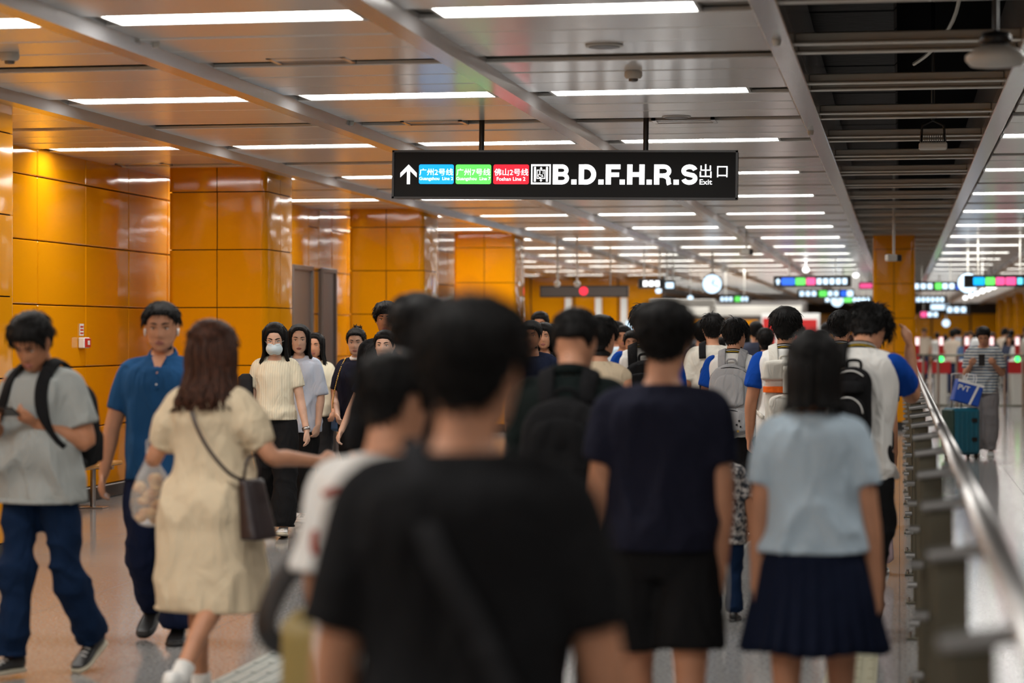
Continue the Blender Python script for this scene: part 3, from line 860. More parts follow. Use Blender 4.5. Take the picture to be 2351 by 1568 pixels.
# ------------------------------------------------------------------ bags worn or carried
def rbox_rings(cx, cy, z0, z1, w, d, n=28, prof=None, e=.5, m=12, shift=None):
    rings = []
    for i in range(m+1):
        t = i/m; z = z0+(z1-z0)*t
        k = (prof(t) if prof else 1)*min(1, (max(0, min(t, 1-t))/.06+.55) if min(t, 1-t) < .03 else 1)
        sy = shift(t) if shift else 0
        rings.append([(cx+w/2*k*math.copysign(abs(math.cos(a))**e, math.cos(a)), cy+sy+d/2*k*math.copysign(abs(math.sin(a))**e, math.sin(a)), z) for a in (2*math.pi*j/n for j in range(n))])
    return rings
def bagroot(P, name, label, cat='backpack'):
    r = empty(name, P.root.location, P.root.rotation_euler[2]); tag(r, label, cat); return r
def strap_pts(P, k, x0=.075, x1=.105, low=.98, off=0.0, back=.145):
    pts = [(k*x0, -back, 1.33), (k*(x0+.005), -.115-off, 1.405), (k*(x0+.010), -.055, 1.452+off), (k*(x0+.012), .02, 1.440+off), (k*(x0+.022), .085+off, 1.385), (k*x1, .120+off, 1.30),
           (k*(x1+.030), .130+off, 1.20), (k*(x1+.075), .095+off, 1.10), (k*(x1+.095), .0, 1.03), (k*(x1+.045), -back-.01, low)]
    out = spline(pts, 3); nr = []
    for p in out:
        c = np.array([p[0]*.55, -.015, min(p[2], 1.37)]); nr.append(nrm(p-c))
    return [P.up(p) for p in out], nr
def backpack(P, label, mt, strap_mt=None, trim=None, w=.30, d=.15, z0=.94, z1=1.37, style='day', sides=(-1, 1), off=.012, tilt=0.0):
    r = bagroot(P, 'backpack', label); strap_mt = strap_mt or mt; trim = trim or mt
    by = -.140-off
    prof = (lambda t: (.90+.10*math.sin(math.pi*min(1, t*1.4)))*(1 if t < .72 else math.sqrt(max(.10, 1-((t-.72)/.30)**2))))
    if style == 'roll': prof = lambda t: 1-.10*t
    up = lambda rings: [[P.up(p) for p in g] for g in rings]
    mb = MB(); mb.loft(up(rbox_rings(0, by-d/2, z0, z1, w, d, prof=prof, m=16)))
    me = remesh(mb, .011, 3); wv = waves(3, (10, 26), (10, 26), 6)
    P.put('bag_body', me, mt, r, disp=lambda co, no: wv(co)*.0022)
    mb = MB(); mb.loft(up(rbox_rings(0, by-d-.012, z0+.025, z0+.215, w*.80, .075, prof=lambda t: 1 if t < .7 else math.sqrt(max(.2, 1-((t-.7)/.34)**2)))))
    P.put('front_pocket', remesh(mb, .011, 3), mt, r, disp=lambda co, no: wv(co)*.0022)
    mb = MB(); mb.tube([P.up((w*.36*math.sin(a), by-d-.048+.01*abs(math.sin(a)), z0+.12+.085*math.cos(a))) for a in np.linspace(-1.5, 1.5, 15)], .0032, 6)
    P.put('zip', mb.mesh('zip', [], True), trim, r)
    if style == 'day':
        mb = MB(); mb.tube([P.up((w*.44*math.sin(a), by-d*.62-.03*math.cos(a), z1-.13+.105*math.cos(a))) for a in np.linspace(-1.6, 1.6, 17)], .0035, 6)
        P.put('zip', mb.mesh('zip', [], True), trim, r)
        mb = MB(); mb.loft(up(rbox_rings(0, by-d-.002, z0+.225, z1-.075, w*.66, .05, prof=lambda t: 1 if t < .6 else math.sqrt(max(.15, 1-((t-.6)/.44)**2)))))
        P.put('upper_pocket', remesh(mb, .011, 3), mt, r)
    else:
        mb = MB(); mb.loft(up(rbox_rings(0, by-d/2-.02, z1-.13, z1+.01, w*1.14, d*1.25, prof=lambda t: 1.0-.06*t)))
        P.put('roll_top', remesh(mb, .011, 3), mt, r, disp=lambda co, no: wv(co)*.004)
        mb = MB(); mb.loft(ribbon([P.up(p) for p in spline([(0, by-.02, z1+.02), (0, by-d*.7, z1+.012), (0, by-d-.05, z1-.05), (0, by-d-.045, z1-.15), (0, by-d-.05, z0+.22)])], .035, .006, (0, -1, .4)))
        P.put('buckle_strap', mb.mesh('buckle_strap', [], True), trim, r)
    mb = MB(); mb.tube([P.up(p) for p in spline([(-.035, by-.01, z1-.012), (-.03, by-.02, z1+.032), (.03, by-.02, z1+.032), (.035, by-.01, z1-.012)])], .008, 8)
    P.put('handle', mb.mesh('handle', [], True), strap_mt, r)
    for k in sides:
        pts, nr_ = strap_pts(P, k, off=off, back=.135+off)
        mb = MB(); mb.loft(ribbon(pts, list(np.interp(np.linspace(0, 1, len(pts)), [0, .62, .74, 1], [.062, .062, .026, .026])), .014, nr_)); P.put('shoulder_strap', mb.mesh('shoulder_strap', [], True), strap_mt, r)
    return r, by-d

# materials with woven or printed pattern
def stripes(name, c1, c2, scale, axis=2, duty=.5):
    m = cloth(name, c1); nt = m.node_tree; N = nt.nodes; L = nt.links
    tc = N.new('ShaderNodeTexCoord'); sp = N.new('ShaderNodeSeparateXYZ'); mu = N.new('ShaderNodeMath'); mu.operation = 'MULTIPLY'; mu.inputs[1].default_value = scale
    fr = N.new('ShaderNodeMath'); fr.operation = 'FRACT'; gt = N.new('ShaderNodeMath'); gt.operation = 'GREATER_THAN'; gt.inputs[1].default_value = duty
    mx = N.new('ShaderNodeMix'); mx.data_type = 'RGBA'; mx.inputs[6].default_value = (*c1, 1); mx.inputs[7].default_value = (*c2, 1)
    L.new(tc.outputs['Object'], sp.inputs[0]); L.new(sp.outputs[axis], mu.inputs[0]); L.new(mu.outputs[0], fr.inputs[0]); L.new(fr.outputs[0], gt.inputs[0])
    L.new(gt.outputs[0], mx.inputs[0]); L.new(mx.outputs[2], bsdf(m).inputs['Base Color']); return m
stripes('c_striped', (.62, .63, .60), (.10, .15, .22), 26, 2, .5)
stripes('c_rib', (.74, .68, .52), (.60, .54, .40), 55, 0, .84)
M['c_floral'] = mat('c_floral', (.1, .1, .1), .8)
noise_col(M['c_floral'], (.015, .02, .03), (.45, .42, .40), 38, 2, lo=.42, hi=.68)
M['leather'] = mat('leather_dark', (.020, .012, .014), .32)
M['bluebag'] = mat('blue_leather', (.012, .055, .13), .35)
M['phone'] = mat('phone_black', (.01, .01, .012), .15); M['phone_white'] = mat('phone_white', (.85, .85, .85), .2)
M['mask'] = mat('mask_fabric', (.62, .74, .80), .8)
M['plastic_bag'] = mat('thin_plastic_bag', (.88, .88, .84), .25, trans=.3, alpha=.40)
M['snack'] = mat('snack_bun', (.75, .36, .10), .6); noise_col(M['snack'], (.60, .22, .04), (.85, .55, .25), 30, 3)
M['gold'] = mat('gold_chain', (.75, .52, .15), .3, 1.0)
M['sole_tan'] = mat('sole_tan', (.55, .50, .38), .6)
M['olive'] = mat('olive_gold_bag', (.30, .22, .07), .45)
M['redprint'] = cloth('c_redprint', (.40, .09, .06)); M['whiteprint'] = cloth('c_whiteprint', (.8, .8, .78))

def tagmesh(P, mb, name, label, cat, mt, smooth=True, group=None):
    r = bagroot(P, name, label, cat); n = mb.mesh(name, [], smooth)
    o = P.put(name, n, mt, r); bpy.data.objects.remove(r, do_unlink=True)
    o.location = P.root.location; o.rotation_euler = P.root.rotation_euler
    return tag(o, label, cat, group)
def phone_in(P, sd, label, mt, up=(0, 0, 1)):
    wr, d, n = P.J['wr'+sd], P.J['hd'+sd], P.J['pn'+sd]
    t = np.cross(d, n); c = wr+d*.085+n*.022; mb = MB()
    a, b, q = d*.074, t*.036, n*.0042
    v = [c+a*i+b*j+q*k for i in (-1, 1) for j in (-1, 1) for k in (-1, 1)]
    mb.add(v, [(0, 1, 3, 2), (4, 6, 7, 5), (0, 4, 5, 1), (2, 3, 7, 6), (0, 2, 6, 4), (1, 5, 7, 3)])
    return tagmesh(P, mb, 'phone', label, 'phone', mt, False)
HB, HN = 'hair_black', 'hair_brown'
STR = [(.010, 'c_yellow'), (.022, 'c_white')]
def student(P, mtsleeve='c_blue', hem=.80, seed=1, loose=.026):
    P.top(M['c_white'], loose, hem, .66, .022, 'polo_shirt', M[mtsleeve], fold=.013, seed=seed, drop=.1)
    P.collar(M['c_black'], P.root, stripe=[(a, M[b]) for a, b in STR])

# ------------------------------------------------------------------ the crowd in the foreground
x, y = W(1068, 3.85)
P = Person('person', 'man in a plain black t-shirt seen from behind, nearest and most blurred', x, y, 6, 1.605, fat=1.04, voxel=.0115, aL=((.22, .02, -1), (.08, .25, -1)), aR=((.26, .02, -1), (.16, .25, -1)), lL=(8, 8), lR=(-8, 14), foot=(0, 12), head=(4, -16, 3))
P.top(M['c_black'], .030, .80, .86, .022, 't_shirt', fold=.008, seed=2); P.trousers(M['c_charcoal']); P.shoes(M['black'], M['white']); P.hair(M[HB], th=.027, n=520, nape=-.075, seed=4, mess=.8)
mb = MB(); pts = [P.up(p) for p in spline([(-.085, .03, 1.452), (-.085, -.07, 1.445), (-.05, -.150, 1.30), (.03, -.158, 1.15), (.11, -.150, .98), (.19, -.09, .84)])]
mb.loft(ribbon(pts, .045, .008, [nrm((p[0]*.5, -1, .2)) for p in pts])); tagmesh(P, mb, 'bag_strap', 'black webbing bag strap across the back of the nearest man', 'strap', M['c_charcoal'])

x, y = W(876, 5.4)
P = Person('person', 'boy in a white t-shirt with red print, left of the nearest man', x, y, -14, 1.50, fat=.95, voxel=.0112, aL=((.10, -.05, -1), (-.02, .15, -1)), lL=(10, 6), lR=(-8, 16), foot=(0, 14), head=(6, -22, 0), lean=4)
o = P.top(M['c_white'], .028, .80, .86, .026, 't_shirt', fold=.014, seed=5); P.trousers(M['c_black'], cut=.95, length=.5, name='shorts'); P.shoes(M['black'], M['white']); P.hair(M[HB], th=.026, n=420, seed=6, nape=-.07)
for k, q in enumerate(([(-.12, -.135, 1.33), (-.08, -.142, 1.345), (-.02, -.148, 1.335), (.03, -.150, 1.30)], [(-.150, -.12, 1.235), (-.155, -.118, 1.20), (-.150, -.120, 1.17)], [(-.02, -.152, 1.25), (.03, -.152, 1.24), (.07, -.148, 1.22)])):
    mb = MB(); mb.tube([P.up(p) for p in spline(q)], [(.010, .004)]*(6*(len(q)-1)+1), 8, up=(0, -1, .1)); P.put('print', mb.mesh('print', [], True), M['redprint'], o)
r = bagroot(P, 'tote_bag', 'olive gold upright bag with black handle beside the boy in white', 'bag')
mb = MB(); mb.loft([[P.up(p) for p in g] for g in rbox_rings(-.225, .06, .50, 1.02, .12, .26, e=.35)]); P.put('bag_body', mb.mesh('b', [], True), M['olive'], r)
mb = MB(); pts = [P.up(p) for p in spline([(-.25, .02, 1.16), (-.31, .01, 1.10), (-.355, .0, 1.0), (-.345, .0, .93), (-.285, .02, .90)])]
mb.loft(ribbon(pts, .065, .012, [(0, -1, 0)]*len(pts))); P.put('handle', mb.mesh('h', [], True), M['black'], r)

x, y = W(962, 7.5)
P = Person('person', 'man with black hair half hidden behind the nearest man', x, y, 4, 1.665, voxel=.016, head=(0, 10, 0), lL=(8, 6), lR=(-8, 14), foot=(0, 14))
P.top(M['c_black'], seed=7, hem=.82); P.trousers(M['c_charcoal']); P.shoes(M['black'], M['black']); P.hair(M[HB], n=360, seed=9, th=.026)

x, y = W(1308, 8.5)
P = Person('person', 'man in a dark jacket with short faded haircut wearing a black backpack', x, y, 2, 1.66, fat=1.08, voxel=.0145, head=(18, -14, 0), lL=(-10, 16), lR=(10, 6), foot=(14, 0), lean=4)
P.top(M['c_darkgreen'], .024, .80, 1.9, .018, 'jacket', seed=8, fold=.009); P.collar(M['c_darkgreen'], P.root, r=.072, hgt=.045); P.trousers(M['c_black']); P.shoes(M['black'], M['black']); P.hair(M[HB], n=420, L=.03, seed=10, th=.020, nape=-.015, side=.03, mess=.7)
backpack(P, 'large black backpack on the man in the dark jacket', M['c_black'], w=.34, d=.20, z0=.84, z1=1.35, trim=M['c_charcoal'])

x, y = W(1522, 7.3)
P = Person('person', 'man in navy t-shirt and black shorts seen from behind in the middle', x, y, 2, 1.645, fat=1.0, voxel=.0105, aL=((.14, .0, -1), (.0, .16, -1)), aR=((.09, -.05, -1), (-.02, .10, -1)), lL=(10, 6), lR=(-6, 10), foot=(0, 8), head=(8, -6, 0), curl=.7)
P.top(M['c_navy'], .028, .895, .64, .026, 't_shirt', seed=11, fold=.013); o = P.trousers(M['c_black'], .026, .5, cut=.78, name='shorts'); P.shoes(M['black'], M['white']); P.socks(M['c_white'], .05); P.hair(M[HB], n=480, seed=12, th=.028, nape=-.075, mess=.7)
for k in (-1, 1):
    mb = MB(); hp_ = P.J['hip'+'LR'[k > 0]]; kn = P.J['kn'+'LR'[k > 0]]
    pts = [hp_*(1-t)+kn*t+np.array([k*(.118+.006*math.sin(6*t)), 0, 0]) for t in np.linspace(-.02, .76, 9)]
    mb.loft(ribbon(pts, .022, .006, (1, 0, 0))); P.put('side_stripe', mb.mesh('s', [], True), M['c_offwhite'], o)
phone_in(P, 'L', 'black phone in the hand of the man in navy t-shirt', M['phone'])

x, y = W(1868, 7.2)
P = Person('person', 'woman with black bob in pale blue shirt and navy pleated skirt', x, y, -1, 1.545, 'f', voxel=.0105, aL=((.15, -.06, -1), (.02, .02, -1)), aR=((.17, -.04, -1), (.10, .02, -1)), lL=(-6, 10), lR=(8, 4), foot=(8, 0), head=(4, 0, 0), curl=.6)
P.top(M['c_ltblue'], .026, .955, .62, .028, 'blouse', seed=13, fold=.013, flare=.02); P.skirt(M['c_darknavy'], hem=.615, R1=.248, waist=.985); P.shoes(M['black'], M['white']); P.socks(M['c_white']); P.hair(M[HB], 'bob', n=230, seed=14, length=.150, th=.026, mess=.5, L=.03)
phone_in(P, 'R', 'white phone in the hand of the woman in pale blue shirt', M['phone_white'])

# ------------------------------------------------------------------ left side
x, y = W(485, 9.5)
P = Person('person', 'woman with long brown hair in a cream dress, seen from behind', x, y, -16, 1.60, 'f', voxel=.0105, fat=1.04, aL=((.52, -.12, -1), (.30, .55, .06)), aR=((.52, .10, -.78), (.42, .85, -.12)), lL=(6, 4), lR=(-16, 26), foot=(0, 26), head=(6, -10, -4), curl=.5)
P.top(M['c_cream'], .034, .44, .82, .03, 'dress', seed=15, fold=.009, flare=.085, puff=True); P.shoes(M['white'], M['sole_tan']); P.socks(M['c_white'], .07); P.hair(M[HN], 'long', n=320, seed=16, length=.275, th=.030, wide=1.28, mess=1.3, L=.03)
r = bagroot(P, 'shoulder_bag', 'dark leather shoulder bag at the hip of the cream dress woman', 'handbag')
mb = MB(); c = np.array([.245, -.06, 0])
rings = []
for t in np.linspace(0, 1, 9):
    z = 1.03-.26*t; w = .15+.05*t
    rings.append([P.up((c[0]+.05*t+.03*math.copysign(abs(math.cos(a))**.5, math.cos(a))*(1+.8*t)+0*w, c[1]-.01*t+w/2*math.copysign(abs(math.sin(a))**.5, math.sin(a)), z-.10*0)) for a in (2*math.pi*j/20 for j in range(20))])
mb.loft(rings); P.put('bag_body', remesh(mb, .009, 3), M['leather'], r)
mb = MB(); pts = [P.up(p) for p in spline([(-.06, .02, 1.462), (-.065, -.07, 1.44), (.0, -.155, 1.32), (.09, -.178, 1.18), (.19, -.15, 1.06), (.245, -.08, 1.02)])]
mb.loft(ribbon(pts, .016, .006, [nrm((p[0]*.5, -1, .2)) for p in pts])); P.put('bag_strap', mb.mesh('s', [], True), M['leather'], r)
mb = MB(); mb.tube([P.up(p) for p in spline([(.245, -.12, 1.02), (.255, -.10, 1.12), (.255, -.02, 1.12), (.245, .0, 1.02)])], .007, 8); P.put('handle', mb.mesh('s', [], True), M['leather'], r)
# plastic bag of snacks hanging from the left hand
hw = P.J['wrL']+P.J['hdL']*.07+np.array([-.04, -.02, 0]); r = bagroot(P, 'plastic_bag', 'white plastic bag of snacks held by the woman in cream dress', 'bag')
mb = MB(); rings = []
for t, rr in ((0, .018), (.06, .05), (.11, .085), (.17, .105), (.24, .110), (.30, .100), (.335, .07), (.345, .03)):
    rings.append([hw+np.array([rr*.75*math.cos(a)*(1+.10*math.sin(5*a+t*30)), rr*math.sin(a)*(1+.08*math.sin(4*a+t*20)), -.02-t]) for a in (2*math.pi*j/24 for j in range(24))])
mb.loft(rings[::-1]); P.put('bag_film', mb.mesh('b', [], True), M['plastic_bag'], r)
rr = np.random.RandomState(3)
for q in range(16):
    mb = MB(); c = hw+np.array([rr.uniform(-.045, .045), rr.uniform(-.06, .06), -.335+.0115*q+rr.uniform(0, .02)]); mb.ell(c, (rr.uniform(.026, .036), rr.uniform(.028, .040), rr.uniform(.020, .028)), 12, 8)
    P.put('snack', mb.mesh('s', [], True), M['snack'], r)
mb = MB(); mb.tube([hw+np.array([-.01, -.02, -.03]), hw+np.array([-.015, -.012, .03]), hw+np.array([0, 0, .05]), hw+np.array([.01, .012, .02]), hw+np.array([.01, .02, -.03])], [(.012, .005)]*5, 8); P.put('handle', mb.mesh('h', [], True), M['plastic_bag'], r)

x, y = W(372, 11.6)
P = Person('person', 'man in a blue polo shirt and navy trousers walking towards the camera', x, y, 186, 1.715, voxel=.0074, face=True, fat=1.0, aR=((.30, .06, -1), (.16, .12, -1)), aL=((.22, -.1, -1), (.1, .1, -1)), lL=(6, 6), lR=(6, 42), foot=(0, 24), head=(3, 4, 0), curl=.38)
o = P.top(M['c_polo'], .028, .82, .72, .020, 'polo_shirt', seed=17, fold=.013, drop=.12); P.collar(M['c_polo'], o, r=.070, hgt=.036, stripe=[(.002, M['c_teal_trim'])], tilt=.022)
mb = MB(); pts = [P.up((0.0, y_, z_)) for y_, z_ in ((.064, 1.425), (.098, 1.385), (.122, 1.33), (.136, 1.27))]; mb.loft(ribbon(pts, .030, .006, (0, 1, .3))); P.put('placket', mb.mesh('p', [], True), M['c_polo'], o)
mb = MB(); mb.add([P.up(p) for p in ((-.036, .070, 1.438), (.036, .070, 1.438), (0, .124, 1.352), (-.02, .030, 1.45), (.02, .030, 1.45))], [(0, 2, 1), (0, 1, 4, 3)]); P.put('open_neck', mb.mesh('n', [], True), M['skin'], o)
for z_ in (1.345, 1.30): mb = MB(); mb.ell(P.up((0, .132-(z_-1.30)*.35, z_)), (.006, .004, .006), 8, 6); P.put('button', mb.mesh('b', [], True), M['white'], o)
P.trousers(M['c_pants'], .022, seed=18); P.shoes(M['black'], M['black']); P.hair(M[HB], n=520, seed=19, th=.018, fringe=.070, L=.04, part=-.04, mess=.6, side=.022)
for k in (-1, 1):
    mb = MB(); mb.tube([P.hp((k*.083, .004, -.004)), P.hp((k*.084, .010, -.012)), P.hp((k*.083, .014, -.038))], [.007, .006, .0035], 8); P.put('earbud', mb.mesh('e', [], True), M['white'])

x, y = W(92, 10.4)
P = Person('person', 'man in a grey t-shirt looking down at his phone at the left edge', x, y, 164, 1.655, skin='skin_tan', voxel=.0074, face=True, fat=.98, aR=((.16, .02, -1), (-.42, .80, .34)), aL=((.26, -.10, -1), (-.62, .72, .36)), lL=(-12, 16), lR=(8, 2), foot=(24, -2), head=(32, 8, 0), pnL=(0, -.3, 1), pnR=(0, -.3, 1), curl=.55)
P.top(M['c_grey'], .036, .80, .72, .026, 't_shirt', seed=21, fold=.021, flare=.07); P.trousers(M['c_trackblue'], .014, seed=22, fold=.009, flare=.014); P.shoes(M['black'], M['sole_tan'], M['white']); P.hair(M[HB], n=520, seed=23, th=.026, L=.045, fringe=.058, mess=.9)
backpack(P, 'black backpack worn by the man in grey t-shirt', M['c_black'], d=.16)
c = (P.J['wrL']+P.J['hdL']*.10+P.J['wrR']+P.J['hdR']*.10)/2+np.array([0, .01, .03]); mb = MB()
ax = np.array([1, 0, 0])*.075; b_ = nrm((0, .85, .5))*.036; q_ = np.cross(nrm(ax), nrm(b_))*.0045
mb.add([c+ax*i+b_*j+q_*k for i in (-1, 1) for j in (-1, 1) for k in (-1, 1)], [(0, 1, 3, 2), (4, 6, 7, 5), (0, 4, 5, 1), (2, 3, 7, 6), (0, 2, 6, 4), (1, 5, 7, 3)])
tagmesh(P, mb, 'phone', 'black phone held in both hands by the man in grey', 'phone', M['phone'], False)

x, y = W(632, 17.6)
P = Person('person', 'woman in a cream ribbed top, face mask and glasses walking to the camera', x, y, 184, 1.645, 'f', skin='skin_fair', voxel=.0076, face=True, fat=.97, aL=((.22, .06, -1), (.26, .28, -1)), aR=((.16, -.05, -1), (.1, .2, -1)), lL=(10, 2), lR=(-16, 22), foot=(-8, 28), head=(14, 6, 0), curl=.35)
P.top(M['c_rib'], .012, .93, .62, .016, 'ribbed_top', seed=25, fold=.005); P.trousers(M['c_black'], .034, seed=26, flare=.02); P.shoes(M['white'], M['sole_tan'], M['offwhite']); P.hair(M[HB], 'long', n=260, seed=27, length=.285, th=.018, fringe=.075, mess=.7, L=.02)
mb = MB(); rings = []
for t in np.linspace(0, 1, 9):
    z = -.014-.098*t; hw_ = .067*math.sin(math.pi*(.24+.54*t))
    rings.append([P.hp((hw_*q, .112-.5*(hw_*q)**2/.06-.03*abs(2*t-.8)**2+.002*math.sin(t*25), z)) for q in np.linspace(-1, 1, 9)]+[P.hp((hw_*q, .100-.5*(hw_*q)**2/.06-.03*abs(2*t-.8)**2, z)) for q in np.linspace(1, -1, 9)])
mb.loft(rings); P.put('face_mask', mb.mesh('m', [], True), M['mask'])
def glasses(P, mt, rr=.021):
    for k in (-1, 1):
        mb = MB(); mb.tube([P.hp((k*.032+rr*1.15*math.cos(a), .106-.10*abs(rr*math.cos(a)*k), -.002+rr*.85*math.sin(a))) for a in np.linspace(0, 2*math.pi, 17)], .0014, 6); P.put('glasses_rim', mb.mesh('g', [], True), mt)
        mb = MB(); mb.tube([P.hp((k*.056, .103, .002)), P.hp((k*.076, .06, .004)), P.hp((k*.082, -.005, .004))], .0014, 6); P.put('glasses_arm', mb.mesh('g', [], True), mt)
glasses(P, M['steel'])
mb = MB(); wr, d_ = P.J['wrL'], P.J['hdL']; mb.tube([wr-d_*.018, wr+d_*.006], .033, 14); tagmesh(P, mb, 'wristwatch', 'silver watch on the wrist of the woman in ribbed top', 'watch', M['steel'])
mb = MB(); mb.loft([[P.up(p) for p in g] for g in rbox_rings(.235, -.02, .98, 1.30, .12, .22, e=.5)]); tagmesh(P, mb, 'shoulder_bag', 'dark denim bag on the shoulder of the masked woman', 'handbag', M['c_charcoal'])

x, y = W(686, 18.9)
P = Person('person', 'woman with long black hair in a loose pale blue shirt behind masked woman', x, y, 178, 1.63, 'f', skin='skin_fair', voxel=.0088, face=True, aL=((.20, .10, -1), (.02, .35, -.9)), lL=(12, 4), lR=(-12, 20), foot=(-4, 24), head=(4, 16, 0))
P.top(M['c_paleshirt'], .032, .78, .95, .030, 'shirt', seed=29, fold=.016); P.trousers(M['c_black'], .026, seed=30); P.shoes(M['white'], M['white'], M['c_charcoal']); P.hair(M[HB], 'long', n=240, seed=31, length=.30, th=.018, fringe=.085, mess=.6, L=.02)

x, y = W(724, 20.8)
P = Person('person', 'woman in a cream top carrying a blue handbag, mostly hidden', x, y, 180, 1.56, 'f', voxel=.016, face=True, aL=((.22, .1, -1), (.1, .6, -.5)))
P.top(M['c_creamtop'], .02, .88, .7, .022, 'top', seed=33); P.trousers(M['c_charcoal']); P.shoes(M['white'], M['white']); P.hair(M[HB], 'long', n=160, seed=34, length=.25, th=.018, fringe=.08, L=.02)
r = bagroot(P, 'handbag', 'navy blue leather handbag with short handles beside the door', 'handbag'); hx = -.27
mb = MB(); mb.loft([[P.up(p) for p in g] for g in rbox_rings(hx, .10, .74, .97, .15, .20, e=.55, prof=lambda t: 1-.18*t)]); P.put('bag_body', mb.mesh('b', [], True), M['bluebag'], r)
for q in (.06, .14): mb = MB(); mb.tube([P.up(p) for p in spline([(hx-.05, q, .95), (hx-.04, q, 1.06), (hx+.04, q, 1.06), (hx+.05, q, .95)])], .008, 8); P.put('handle', mb.mesh('h', [], True), M['bluebag'], r)

x, y = W(818, 19.6)
P = Person('person', 'woman with hair in a bun, navy t-shirt and lace collar', x, y, 172, 1.60, 'f', skin='skin_fair', voxel=.0088, face=True, aR=((.18, .1, -1), (-.3, .6, -.6)), head=(6, 12, 0), lL=(8, 4), lR=(-10, 18), foot=(0, 20))
o = P.top(M['c_navy'], .026, .84, .80, .026, 't_shirt', seed=36, fold=.008); P.collar(M['c_white'], o, r=.068, hgt=.024); P.trousers(M['c_black']); P.shoes(M['white'], M['white']); P.hair(M[HB], n=300, seed=37, th=.014, fringe=.07, nape=-.06, L=.03, mess=.4, bun=True)
mb = MB(); pts = spline([(.10, .02, 1.43), (.12, .105, 1.32), (.15, .135, 1.18), (.18, .12, 1.05), (.2, .08, .98)], 8)
for q in pts[::1]: mb.ell(P.up(q), (.006, .006, .010), 6, 4)
tagmesh(P, mb, 'chain_strap', 'gold chain bag strap on the woman with a bun', 'strap', M['gold'])['kind'] = 'thing'
x, y = W(884, 17.5)
P = Person('person', 'woman in printed navy t-shirt whose lower face is hidden behind the boy', x, y, 180, 1.575, 'f', skin='skin_fair', voxel=.0088, face=True, aR=((.45, .15, -1), (.38, .35, -1)), lL=(8, 4), lR=(-10, 18), foot=(0, 20))
o = P.top(M['c_darknavy'], .026, .84, .7, .024, 't_shirt', seed=39, fold=.008); P.trousers(M['c_black']); P.shoes(M['white'], M['white']); P.hair(M[HB], n=300, seed=40, th=.016, fringe=.06, nape=-.08, L=.03, mess=.4)
x, y = W(886, 18.9)
P = Person('person', 'tall young man in black top facing the camera by the second column', x, y, 172, 1.80, skin='skin_tan', voxel=.0088, face=True, head=(0, 14, 0), lL=(8, 4), lR=(-10, 18), foot=(0, 20))
P.top(M['c_black'], seed=41); P.trousers(M['c_charcoal']); P.shoes(M['black'], M['white']); P.hair(M[HB], n=420, seed=42, th=.028, fringe=.045, L=.04)

# ------------------------------------------------------------------ students and commuters further in
x, y = W(1378, 13.2)
P = Person('person', 'woman with dark tied hair and beige sleeveless top beside the black backpack', x, y, -6, 1.655, 'f', voxel=.0145, head=(4, -12, 0))
P.top(M['c_beige'], .016, .86, .14, .004, 'tank_top', seed=44); P.trousers(M['c_charcoal']); P.shoes(M['white'], M['white']); P.hair(M[HB], n=320, seed=45, th=.022, nape=-.085, L=.04, mess=.6)
x, y = W(1484, 14.6)
P = Person('person', 'student in white polo with a black backpack, half hidden by navy t-shirt', x, y, 3, 1.735, voxel=.0145, head=(2, 8, 0))
student(P, seed=46); P.trousers(M['c_black']); P.shoes(M['black'], M['white']); P.hair(M[HB], n=480, seed=47, th=.026, L=.05)
backpack(P, 'black backpack on the half-hidden student in white polo', M['c_black'], w=.28, z0=.98)
x, y = W(1684, 17.6)
P = Person('person', 'student in white and blue polo wearing a light grey backpack', x, y, -2, 1.665, voxel=.0105, head=(6, -24, 0), lL=(12, 4), lR=(-8, 12), foot=(0, 10), aL=((.22, .1, -1), (.05, .3, -1)))
student(P, hem=.78, seed=48, loose=.034); P.trousers(M['c_black'], .03, seed=49); P.shoes(M['c_charcoal'], M['white'], M['white']); P.hair(M[HB], n=520, seed=50, th=.028, L=.05, nape=-.08, mess=.7)
r, by = backpack(P, 'light grey backpack with hanging charms and pins', M['c_greybag'], w=.36, d=.17, z0=.80, z1=1.36, trim=M['c_charcoal'])
M['charm'] = mat('charm_purple', (.45, .36, .62), .3); noise_col(M['charm'], (.25, .2, .5), (.8, .7, .85), 60, 2)
for nm, c, wd_, hg, mt in (('card_charm', (-.085, by-.062, 1.00), .055, .085, M['charm']), ('card_charm', (-.125, by-.05, 1.07), .045, .050, M['white']), ('pin', (.085, by-.056, .92), .016, .016, M['black']), ('pin', (.065, by-.058, .89), .016, .014, M['black']), ('pin', (.095, by-.056, .875), .014, .014, M['c_charcoal']), ('pin', (.075, by-.058, .84), .018, .018, M['gold'])):
    mb = MB(); mb.box(-wd_/2, wd_/2, -.002, .002, -hg/2, hg/2, bev=.002); mb.v = [P.up((c[0]+p[0]*math.cos(.3)-p[2]*math.sin(.3)*(wd_ > .04), c[1]+p[1], c[2]+p[2]+p[0]*.3*(wd_ > .04))) for p in mb.v]; P.put(nm, mb.mesh(nm, []), mt, r)
mb = MB(); mb.tube([P.up(p) for p in ((-.10, by-.02, 1.10), (-.09, by-.058, 1.07), (-.085, by-.062, 1.04))], .003, 6); P.put('charm_cord', mb.mesh('c', []), M['steel'], r)
x, y = W(1636, 20.2)
P = Person('person', 'man in a plain off-white shirt with a black strap behind grey backpack', x, y, 0, 1.725, voxel=.0145, head=(2, 10, 0))
P.top(M['c_offwhite'], .034, .82, .8, .03, 'shirt', seed=52); P.trousers(M['c_black']); P.shoes(M['black'], M['white']); P.hair(M[HB], n=420, seed=53, th=.026)
backpack(P, 'black sling bag on the man in the off-white shirt', M['c_black'], w=.20, d=.10, z0=1.02, z1=1.28, sides=(-1,))
x, y = W(1803, 15.6)
